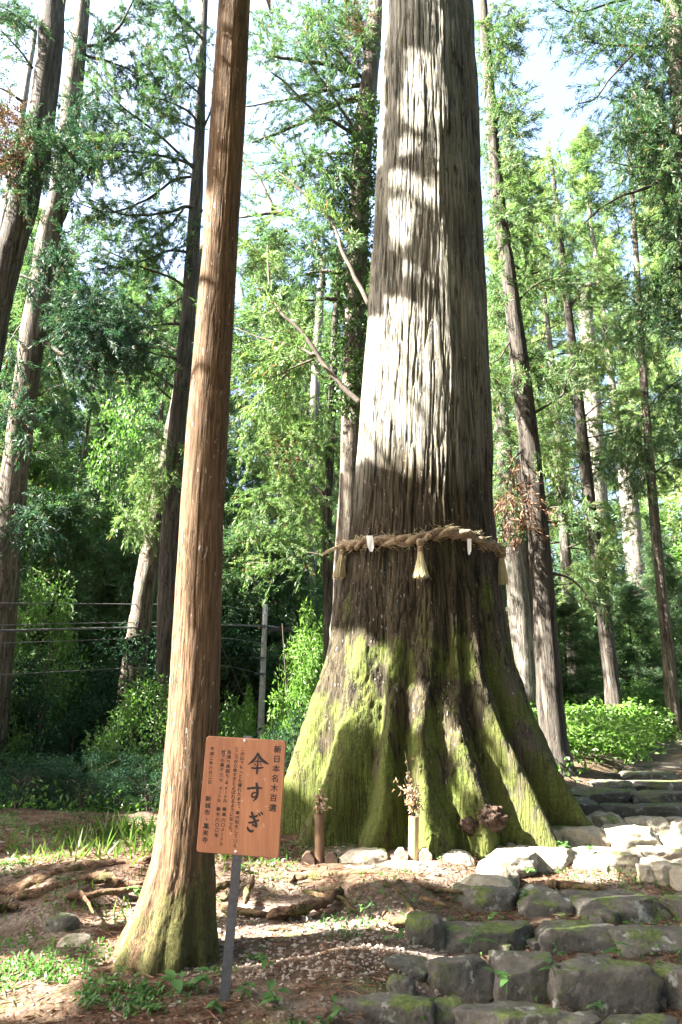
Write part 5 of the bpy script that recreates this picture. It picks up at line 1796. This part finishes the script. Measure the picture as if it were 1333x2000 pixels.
for k, (lab, Yd, pts) in enumerate([('pale hazy trunk far behind the slim leaning dark trunk', 29.0, [(1140, 560, 26), (1160, 830, 34), (1168, 1000, 38), (1176, 1200, 42)]), ('pale sunlit trunk far behind the weeds, left of the thin brown trunk', 25.0, [(1222, 900, 30), (1248, 1180, 40), (1262, 1290, 44), (1272, 1380, 48)]),
                                     ('faint thin stem at the top left between sky gaps', 21.0, [(70, 60, 8), (55, 150, 11), (38, 260, 14), (10, 420, 18)]), ('faint slender stem between the slender foreground trunk and the giant', 26.0, [(632, 500, 12), (622, 640, 16), (616, 760, 18), (612, 900, 20)])]):
    Px('cedar_tree', lab, Yd, pts, 'bark_grey')
# big leafy conifer at the right edge
T = Px('cedar_tree', 'leafy trunk at the upper right corner with long hanging sprays', 11.5, [(1300, -250, 26), (1316, 40, 34), (1330, 200, 38), (1345, 420, 42), (1372, 800, 48), (1400, 1200, 54)], 'bark')
for pts, w, dY, lf in [([(1310, 10), (1260, -5), (1200, 4), (1150, 20), (1110, 22), (1075, 0)], 6, -0.6, 40), ([(1300, 60), (1250, 95), (1195, 150), (1165, 190), (1130, 203)], 6, -0.7, 16), ([(1320, 330), (1280, 360), (1250, 371), (1210, 385), (1170, 410), (1140, 436)], 8, -0.6, 16),
                       ([(1320, 310), (1290, 326), (1240, 325), (1185, 315)], 6, 0.5, 26), ([(1310, 90), (1240, 90), (1170, 85), (1120, 75), (1100, 60)], 5, 0.4, 40), ([(1325, 230), (1270, 200), (1225, 225), (1190, 235)], 5, 0.5, 40), ([(1330, 420), (1290, 415), (1250, 435)], 6, -0.4, 40), ([(1335, 520), (1290, 540), (1240, 570)], 6, -0.4, 50)]:
    T.limb(pts, w, dY, lf, 0.3)
T.mass(1250, 60, 60, 60, 170, 0.5)
T.mass(1280, 190, 60, 70, 200, 0.5)
T.mass(1310, 320, 45, 70, 130, 0.5)
T.mass(1240, 250, 45, 45, 70, 0.5)
T.mass(1330, 460, 40, 80, 120, 0.5)
T.mass(1310, 600, 40, 60, 80, 0.5)
T.mass(1160, 40, 50, 30, 40, 0.4)
T.mass(1325, 30, 40, 60, 80, 0.5)
T.crown('cedar_a', 0.121, 0.0099, 49)

# ------------------------------------------------------------------ the forest behind: prototypes and copies
FAR = (0, 0, -60)


def proto(fn, *a, **k):
    return fn(*a, **k)


LAB_R = 'tall pale green cedar in the sunny wood beyond the steps'
LAB_L = 'tall cedar on the wooded slope beyond the hollow at left'
LAB_C = 'tall cedar in the wood behind, between the slender trunk and the giant'
protos = [
    conifer('cedar_tree', LAB_R, 24, 6.5, 3.4, 74, 0.24, M['cedar_b'], M['bark_grey'], 0.19, 0.023, 22, 36, (-60, 60, 0)),
    conifer('cedar_tree', LAB_R, 22, 4.0, 3.0, 80, 0.20, M['cedar_a'], M['bark'], 0.19, 0.023, 22, 36, (-64, 60, 0), lean=(0.6, 0)),
    conifer('cedar_tree', LAB_R, 20, 2.5, 2.8, 84, 0.16, M['cedar_b'], M['bark'], 0.18, 0.022, 22, 36, (-68, 60, 0), lean=(-0.5, 0)),
    conifer('cedar_tree', LAB_L, 23, 3.0, 3.4, 84, 0.22, M['cedar_a'], M['bark_dark'], 0.19, 0.023, 22, 36, (-72, 60, 0)),
]
young = conifer('young_cedar', 'young bushy cedar with foliage down to the ground', 8.5, 0.6, 1.9, 56, 0.07, M['cedar_a'], M['bark_dark'], 0.15, 0.020, 22, 32, (-76, 60, 0))
PH = [24, 22, 20, 23]


def skyline(u):
    return np.interp(u, [-200, 0, 140, 200, 380, 480, 640, 720, 930, 980, 1050, 1130, 1200, 1260, 1500], [380, 420, 490, 500, 480, 450, 440, 420, 250, 320, 330, 290, 290, 240, 150])


ZONES = [(-400, 70, 'at the left edge'), (70, 200, 'right of the rough leaning trunk'), (200, 300, 'left of the short leaning trunk'), (300, 425, 'behind the slender foreground trunk'), (425, 520, 'above the utility pole'),
         (520, 620, 'above the tall pale shrub'), (620, 760, 'behind the ivy covered trunk'), (760, 940, 'hidden behind the giant trunk'), (940, 1050, 'behind the mossy footed trunk'), (1050, 1130, 'left of the slim dark trunk'), (1130, 1200, 'behind the slim dark trunk'),
         (1200, 1290, 'left of the thin brown trunk'), (1290, 1900, 'at the right edge')]
ROWS = [(0, 23, 'front row'), (23, 28, 'second row'), (28, 34, 'third row'), (34, 42, 'fourth row'), (42, 52, 'fifth row'), (52, 200, 'farthest row')]


def place_words(u, yv):
    z = [w for a, b, w in ZONES if a <= u < b] or ['at the left edge' if u < 0 else 'at the right edge']
    r_ = [w for a, b, w in ROWS if a <= yv < b]
    return z[0], r_[0]


used = [False] * len(protos)
cnt = 0
rows = []
yv = 19.0
while yv < 75:
    sp = 5.2 + 0.06 * (yv - 19)
    half = yv * 0.56 + 5
    xv = -half + rng.uniform(0, sp)
    while xv < half:
        rows.append((xv + rng.normal() * 0.7, yv + rng.normal() * 0.8))
        xv += sp
    yv += sp * 0.95
for (xv, yv) in rows:
    z0 = gz(xv, yv)
    u, v, f = pix(np.array([[xv, yv, z0 + 3]]))
    u = float(u[0])
    if 740 < u < 930 and yv < 60:
        continue
    if 320 < u < 700 and yv < 25.5:
        continue
    if u > 940 and rng.random() < (0.55 if yv < 31 else 0.3):
        continue
    if u < 420:
        k = 3 if rng.random() < 0.7 else 1
        lab, grp = LAB_L, 'cedars on the slope beyond the hollow'
    elif u < 800:
        k = int(rng.choice([1, 2, 3]))
        lab, grp = LAB_C, 'cedars between the slender trunk and the giant'
    else:
        k = int(rng.choice([0, 1, 2], p=[.35, .25, .4]))
        lab, grp = LAB_R, 'cedars in the wood beyond the steps'
    zn, rw = place_words(u, yv)
    lab = 'tall green cedar, %s of the wood, %s' % (rw, zn)
    grp = 'cedars in the %s %s' % (rw, zn)
    vl = skyline(u) + rng.uniform(-25, 90)
    ang = math.atan((1000 - vl) / FPX) + PITCH
    ztop = 1.55 + math.tan(ang) * yv
    s = float(np.clip((ztop - z0) / PH[k], 0.32, 1.5))
    loc = (xv, yv, z0 - 0.1)
    ss = (s * rng.uniform(0.95, 1.1) if s > 0.7 else max(s, 0.6), ) * 2 + (s,)
    if not used[k]:
        used[k] = True
        o = protos[k]
        o.location = loc
        o.scale = ss
        o['label'], o['group'] = lab, grp
    else:
        copy_tree(protos[k], loc, rng.uniform(0, 6.28), ss, lab, grp, (rng.normal() * 0.02, rng.normal() * 0.02))
    cnt += 1

# understorey: young cedars
first = True
for (u, v, Yd, s, lab) in [(120, 1050, 19, 0.8, 0), (200, 1000, 22, 0.95, 0), (420, 1000, 27, 0.7, 0), (480, 980, 24, 1.0, 0), (560, 950, 25, 1.0, 0), (600, 1100, 27, 0.6, 0), (90, 900, 24, 1.0, 0), (250, 1120, 20, 0.7, 0), (460, 1120, 26, 0.8, 0),
                           (1100, 1250, 17, 0.5, 1), (1150, 1230, 20, 0.6, 1), (1235, 1220, 19, 0.55, 1), (1300, 1150, 21, 0.8, 1), (990, 1200, 19, 0.7, 1), (1060, 1150, 22, 0.8, 1), (1190, 1120, 24, 0.9, 1), (1270, 1080, 26, 0.9, 1), (1120, 1080, 27, 0.9, 1)]:
    q = at(u, v, Yd)
    z0 = gz(q[0], Yd)
    s = float(np.clip((q[2] + 2.5 * s - z0) / 8.5, 0.3, 1.6))
    lab_ = ('young bushy cedar low in the shaded hollow at left', 'young bushy cedar low in the sunny wood beyond the steps')[lab]
    zn, _ = place_words(u, Yd)
    lab_ = lab_.replace('low in the shaded hollow at left', 'low in the hollow, ' + zn).replace('low in the sunny wood beyond the steps', 'in the sunny wood, ' + zn) + (' (farther)' if Yd > 22.5 else '')
    lab_ = lab_.replace(' (farther)', ', the farther one')
    gr_ = lab_.replace('young bushy cedar', 'young bushy cedars')
    if first:
        young.location, young.scale = (q[0], Yd, z0 - 0.1), (s, s, s)
        young['label'], young['group'] = lab_, gr_
        first = False
    else:
        copy_tree(young, (q[0], Yd, z0 - 0.1), rng.uniform(0, 6.28), (max(s, 0.7), max(s, 0.7), s), lab_, gr_)

# shrubs
SH = {
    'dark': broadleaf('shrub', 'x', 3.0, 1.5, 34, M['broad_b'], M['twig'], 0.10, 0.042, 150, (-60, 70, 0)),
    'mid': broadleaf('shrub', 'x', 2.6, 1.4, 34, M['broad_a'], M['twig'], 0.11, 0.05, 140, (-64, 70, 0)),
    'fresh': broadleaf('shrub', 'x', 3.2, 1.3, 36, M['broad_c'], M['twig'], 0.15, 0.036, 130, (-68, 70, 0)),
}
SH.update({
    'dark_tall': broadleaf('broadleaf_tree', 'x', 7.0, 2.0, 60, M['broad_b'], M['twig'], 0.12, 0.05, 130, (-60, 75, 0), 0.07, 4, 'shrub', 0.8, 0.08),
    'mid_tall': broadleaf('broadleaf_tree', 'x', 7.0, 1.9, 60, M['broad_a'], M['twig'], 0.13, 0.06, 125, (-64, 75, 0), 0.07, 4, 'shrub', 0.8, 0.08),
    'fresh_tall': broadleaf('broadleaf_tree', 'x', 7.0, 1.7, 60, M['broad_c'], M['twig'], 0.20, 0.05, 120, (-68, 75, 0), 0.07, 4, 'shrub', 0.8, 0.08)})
SHH = {'dark': 3.0, 'mid': 2.6, 'fresh': 3.2, 'dark_tall': 7.0, 'mid_tall': 7.0, 'fresh_tall': 7.0}
shused = {}
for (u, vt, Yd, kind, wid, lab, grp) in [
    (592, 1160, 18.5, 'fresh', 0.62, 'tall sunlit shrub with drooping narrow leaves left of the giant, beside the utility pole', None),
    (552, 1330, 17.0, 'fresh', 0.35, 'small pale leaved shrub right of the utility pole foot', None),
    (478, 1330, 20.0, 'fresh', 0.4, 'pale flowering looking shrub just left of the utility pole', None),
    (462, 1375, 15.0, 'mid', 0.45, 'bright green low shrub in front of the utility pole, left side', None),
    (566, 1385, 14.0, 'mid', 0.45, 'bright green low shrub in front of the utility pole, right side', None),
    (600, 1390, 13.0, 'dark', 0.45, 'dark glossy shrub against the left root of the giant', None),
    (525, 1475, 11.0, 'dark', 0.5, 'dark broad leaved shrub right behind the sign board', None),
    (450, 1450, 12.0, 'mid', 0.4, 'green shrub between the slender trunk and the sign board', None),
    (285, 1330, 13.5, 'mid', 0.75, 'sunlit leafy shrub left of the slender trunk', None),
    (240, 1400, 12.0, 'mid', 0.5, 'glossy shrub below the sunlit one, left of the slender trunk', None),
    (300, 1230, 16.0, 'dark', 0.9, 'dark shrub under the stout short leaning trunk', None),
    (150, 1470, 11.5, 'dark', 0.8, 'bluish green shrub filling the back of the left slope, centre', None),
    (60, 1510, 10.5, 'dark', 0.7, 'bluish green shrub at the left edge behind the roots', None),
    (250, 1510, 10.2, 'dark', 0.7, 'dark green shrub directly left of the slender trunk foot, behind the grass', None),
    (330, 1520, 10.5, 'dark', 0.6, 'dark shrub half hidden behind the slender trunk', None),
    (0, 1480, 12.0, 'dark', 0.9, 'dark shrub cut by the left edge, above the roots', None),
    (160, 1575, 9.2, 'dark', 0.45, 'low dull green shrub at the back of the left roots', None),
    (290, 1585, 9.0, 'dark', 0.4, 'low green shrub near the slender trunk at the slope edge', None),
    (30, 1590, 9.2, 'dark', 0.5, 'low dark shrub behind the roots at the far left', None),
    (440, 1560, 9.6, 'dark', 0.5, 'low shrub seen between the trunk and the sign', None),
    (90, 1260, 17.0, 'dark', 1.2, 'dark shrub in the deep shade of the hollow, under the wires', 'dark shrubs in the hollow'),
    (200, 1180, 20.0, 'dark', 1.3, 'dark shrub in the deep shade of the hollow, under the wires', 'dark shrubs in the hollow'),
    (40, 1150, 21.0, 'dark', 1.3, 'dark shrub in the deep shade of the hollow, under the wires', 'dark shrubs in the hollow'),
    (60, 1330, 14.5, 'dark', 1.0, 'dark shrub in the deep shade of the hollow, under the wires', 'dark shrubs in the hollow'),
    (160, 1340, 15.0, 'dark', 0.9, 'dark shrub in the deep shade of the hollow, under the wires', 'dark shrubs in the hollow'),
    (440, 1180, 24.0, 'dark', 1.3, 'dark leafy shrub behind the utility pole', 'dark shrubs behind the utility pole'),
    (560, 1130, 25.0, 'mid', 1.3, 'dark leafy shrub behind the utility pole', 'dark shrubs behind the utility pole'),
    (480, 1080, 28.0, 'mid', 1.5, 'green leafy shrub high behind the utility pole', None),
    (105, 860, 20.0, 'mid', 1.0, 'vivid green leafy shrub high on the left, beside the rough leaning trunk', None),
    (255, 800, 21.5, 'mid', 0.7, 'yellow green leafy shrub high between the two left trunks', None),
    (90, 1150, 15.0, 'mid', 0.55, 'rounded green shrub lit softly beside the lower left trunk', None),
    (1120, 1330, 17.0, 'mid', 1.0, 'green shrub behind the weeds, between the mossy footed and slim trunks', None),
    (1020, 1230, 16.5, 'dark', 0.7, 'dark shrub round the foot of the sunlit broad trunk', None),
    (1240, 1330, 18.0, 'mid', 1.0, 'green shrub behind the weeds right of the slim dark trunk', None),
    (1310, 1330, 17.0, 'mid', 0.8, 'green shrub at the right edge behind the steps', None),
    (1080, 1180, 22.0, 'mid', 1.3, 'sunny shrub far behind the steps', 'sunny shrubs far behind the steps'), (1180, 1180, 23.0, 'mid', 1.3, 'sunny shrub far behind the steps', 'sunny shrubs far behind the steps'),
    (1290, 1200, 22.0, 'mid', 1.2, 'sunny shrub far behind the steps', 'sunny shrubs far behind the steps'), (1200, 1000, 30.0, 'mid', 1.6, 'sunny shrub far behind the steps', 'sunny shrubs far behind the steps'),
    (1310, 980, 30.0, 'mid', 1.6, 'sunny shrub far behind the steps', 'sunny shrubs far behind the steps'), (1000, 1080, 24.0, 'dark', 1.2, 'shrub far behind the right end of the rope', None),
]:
    q = at(u, vt, Yd)
    z0 = gz(q[0], Yd) - 0.05
    sz_ = float(max(0.25, (q[2] - z0) / SHH[kind]))
    if sz_ > 1.7:
        kind = kind + '_tall'
        sz_ = (q[2] - z0) / 7.0
        sc_ = (wid * (0.8 if 'fresh' in kind else 1.0) * max(0.8, min(sz_, 1.3)),) * 2 + (sz_,)
    else:
        sc_ = (wid * max(0.8, min(sz_, 1.6)),) * 2 + (sz_,)
    if kind not in shused:
        o = SH[kind]
        shused[kind] = 1
        o.location, o.scale = (q[0], Yd, z0), sc_
        o['label'] = lab
        if grp: o['group'] = grp
    else:
        o = copy_tree(SH[kind], (q[0], Yd, z0), rng.uniform(0, 6.28), sc_, lab, grp)

# bright weeds on the bank left of the upper steps
n = 1900
u_ = rng.uniform(1035, 1370, n)
y_ = rng.uniform(11.4, 23.0, n)
xw = (u_ - 666.5) / FPX * y_ * 0.985
ok = xw < stair_left(y_) + 0.25 + 0.9 * (fbm(np.stack([xw * 0, y_, 0 * xw], -1) * 1.5, 3, 13) - 0.5)
xw, y_ = xw[ok], y_[ok]
zz_ = ground_z(xw, y_)
hgt = 0.55 * (0.5 + fbm(np.stack([xw, y_, 0 * xw], -1) * 0.9, 3, 6)) * rng.uniform(0.5, 1.1, len(xw))
P = np.repeat(np.stack([xw, y_, zz_], -1), 12, 0)
hh = np.repeat(hgt, 12) * rng.uniform(0.3, 1.0, len(P))
P[:, 2] += hh
P[:, :2] += rng.normal(size=(len(P), 2)) * 0.10
d = rng.normal(size=P.shape) * np.array([1, 1, 0.35]) + np.array([0, 0, 0.1])
tag(Geo().add(*leaves(P, d, rng.uniform(.07, .16, len(P)), rng.uniform(.04, .085, len(P)), 0.25, 0.4)).obj('undergrowth', M['broad_c'], None), 'bright green leafy weeds covering the bank left of the upper steps', 'weeds', None, 'stuff')

# low cover further out
n = 26000
u_ = rng.uniform(-150, 1480, n)
y_ = 8.8 + 34 * rng.random(n) ** 1.3
xw = (u_ - 666.5) / FPX * y_
ok = (xw < stair_left(y_) - 0.2)
xw, y_ = xw[ok], y_[ok]
P = np.stack([xw, y_, ground_z(xw, y_) + 0.02 + 0.35 * rng.random(len(xw)) ** 2], -1)
d = rng.normal(size=P.shape)
tag(Geo().add(*leaves(P, d, (0.03 + 0.006 * y_) * rng.uniform(0.7, 1.4, len(P)), (0.014 + 0.003 * y_) * rng.uniform(0.7, 1.3, len(P)), 0.25)).obj('undergrowth', M['broad_a'], None), 'low leafy undergrowth spread over the forest floor between the trees', 'undergrowth', None, 'stuff')

# ------------------------------------------------------------------ unseen trees added outside the frame at left to throw the dappled shade
shade = thing('cedar_tree', (-7.6, 4.2, 0.0), 'unseen cedar added left of the view, its crown cut to cast dappled shade', 'tree')
C = np.stack([np.linspace(-7.6, -7.4, 12), np.full(12, 4.2), np.linspace(-0.3, 21, 12)], -1)
Geo().add(*tube(C, np.linspace(0.26, 0.05, 12), 12)).obj('trunk', M['bark'], shade, True)
N = 30000
# sprays are spread over the slanting sheet of crown that lies towards the sun from the near ground and trunks
tgt = np.concatenate([np.stack([rng.uniform(-5.5, 5.0, N), rng.uniform(3.2, 9.0, N), rng.uniform(-0.2, 0.6, N)], -1)[: int(N * 0.5)],
                      np.stack([rng.uniform(-0.9, 2.9, N), rng.uniform(6.6, 8.8, N), rng.uniform(0, 13.0, N)], -1)[: int(N * 0.38)],
                      np.stack([rng.uniform(-1.7, -0.5, N), rng.uniform(4.6, 5.2, N), rng.uniform(0, 8.0, N)], -1)[: int(N * 0.12)]])
Pc = tgt + SUN * rng.uniform(11.0, 15.0, len(tgt))[:, None]
u, v, f = pix(Pc)
inview = (f > 0.3) & (u > -60) & (u < 1400) & (v > -60) & (v < 2060)
Pc = Pc[~inview]
Pc = np.repeat(Pc, 4, 0) + rng.normal(size=(len(Pc) * 4, 3)) * 0.16
u, v, f = pix(Pc)
Pc = Pc[~((f > 0.3) & (u > -25) & (u < 1360) & (v > -25) & (v < 2030))]
dd = unit(rng.normal(size=Pc.shape) + np.array([0, 0, -0.4]))
kp = lit_filter(Pc, 4.0) & lit_filter(Pc + dd * 0.15, 4.0)
# small scattered gaps
gap = fbm(Pc * 1.3, 3, 91) < 0.72
Pc, dd = Pc[kp & gap], dd[kp & gap]
m = len(Pc)
Geo().add(*leaves(Pc, dd, 0.17 * rng.uniform(0.7, 1.2, m), 0.085 * rng.uniform(0.7, 1.3, m), 0.2)).obj('crown', M['cedar_c'], shade)  # leaf sheet shaped as a light mask, sun patches cut out
for k in range(26):
    t0_ = rng.uniform(0.42, 0.95)
    p0 = np.array([np.interp(t0_, np.linspace(0, 1, 12), C[:, j]) for j in range(3)])
    B = grow_branch(p0, rng.uniform(-1.6, 1.6), rng.uniform(2.0, 4.0), R(15), 0.3, 0.3)
    uu, vv, ff = pix(B)
    if ((ff > 0.3) & (uu > -40) & (vv > -40)).any():
        continue
    Geo().add(*tube(B, np.linspace(0.05, 0.012, len(B)), 6, False)).obj('branch', M['twig'], shade, True)
for (xv, yv, s) in [(-10.5, 8.2, .52), (-12, 11, .36), (-12, 13, .50), (-13, 15.3, .44), (-12.5, 18.2, .9), (-15, 20.5, 1.0), (-14, 23, 1.0), (-17, 26, 1.0), (-16, 29, 1.0), (-20, 31, 1.0), (-18, 22.5, 1.05), (-20, 27, 1.05), (-23, 37, 1.0), (-22, 33, 1.0)]:  # unseen cedars added as sun blockers, heights chosen to shade the hollow
    yv += 1.1
    z0 = gz(xv, yv)
    copy_tree(protos[3], (xv, yv, z0 - 0.1), rng.uniform(0, 6.28), (max(s, 0.8), max(s, 0.8), s), 'unseen cedar added beyond the left side to shade the hollow', 'unseen shade cedars added beyond the left side')
for (xv, yv, w_, hh_) in [(-12.6, 6.4, 1.35, 11.0), (-14.5, 7.6, 1.4, 12.5), (-12.3, 10.2, 1.5, 10.5), (-12.6, 12.0, 1.5, 10.3), (-12.4, 14.0, 1.5, 9.8), (-12.8, 15.8, 1.5, 9.8), (-14.5, 13.0, 1.6, 11.5), (-14.6, 10.8, 1.6, 12)]:  # unseen evergreens added to stop low sun reaching the hollow and bushes
    yv += 1.2
    z0 = gz(xv, yv)
    copy_tree(SH['dark_tall'], (xv, yv, z0 - 0.05), rng.uniform(0, 6.28), (w_, w_, (hh_ - z0) / 7.0), 'unseen broad leaved evergreen added beyond the left side to block the sun', 'unseen sun blocking evergreens added beyond the left side')
# unseen crown of the slender trunk, added above the view to cut sky light
for (root_, cx_, cy_, z0_, z1_, rad_, nn, mat_) in [(front, -1.05, 5.05, 9.5, 15, 2.6, 3000, 'cedar_a')]:
    h_ = rng.random(nn) ** 0.8
    a_ = rng.uniform(0, 6.28, nn)
    r_ = rad_ * (1 - 0.6 * h_) * np.sqrt(rng.random(nn))
    Pc = np.stack([cx_ + r_ * np.cos(a_), cy_ + r_ * np.sin(a_), z0_ + (z1_ - z0_) * h_], -1)
    Pc = np.repeat(Pc, 5, 0) + rng.normal(size=(nn * 5, 3)) * 0.22
    u, v, f = pix(Pc)
    Pc = Pc[~((f > 0.3) & (u > -40) & (u < 1380) & (v > -30) & (v < 2030))]
    dd = unit(rng.normal(size=Pc.shape) + np.array([0, 0, -0.4]))
    kp = lit_filter(Pc, 4.0, miss=True) & lit_filter(Pc + dd * 0.25, 4.0, miss=True)
    Pc, dd = Pc[kp], dd[kp]
    m = len(Pc)
    Geo().add(*leaves(Pc, dd, 0.28 * rng.uniform(0.7, 1.2, m), 0.085 * rng.uniform(0.7, 1.3, m), 0.2)).obj('crown', M[mat_], root_)
# the wood goes on around the viewer: unseen cedars added to block sky light
for (xv, yv, k, s) in [(2.5, -5.5, 0, 1.0), (-2, -8, 0, 1.0), (7, -4, 2, 1.1), (5.5, -9, 3, 1.0), (11, -8, 0, 1.1), (1.5, -13, 1, 1.0), (9, 0.5, 3, 1.0), (12, 4, 1, 1.0), (10.5, 8, 3, 1.0), (15, 10, 2, 1.1), (17, 1, 0, 1.0), (14, 15, 3, 1.0), (-5, -12, 2, 1.1), (-9, -10, 0, 1.0), (19, 18, 1, 1.0), (-12, -14, 3, 1.1), (8, -15, 2, 1.1), (5, -2.5, 0, 0.9), (-4, -5.5, 0, 1.0), (5.4, 1.4, 0, 0.95), (0.9, -3.4, 0, 1.0), (8.2, 4.2, 0, 1.0), (-3.8, 0.1, 0, 1.0), (2.6, -1.6, 0, 1.0), (-1.2, -2.6, 0, 1.0)]:
    copy_tree(protos[k], (xv, yv, gz(xv, yv) - 0.1), 2.399 * xv + yv, (s, s, s * 1.2), 'unseen cedar of the same wood, added round the viewer to block sky light', 'unseen cedars added round the viewer')
for kk in SH:                      # kinds of shrub that no place asked for are not kept
    if SH[kk]['label'] == 'x':
        for ch in list(SH[kk].children):
            bpy.data.objects.remove(ch)
        bpy.data.objects.remove(SH[kk])
print('trees', cnt, 'objects', len(bpy.data.objects))
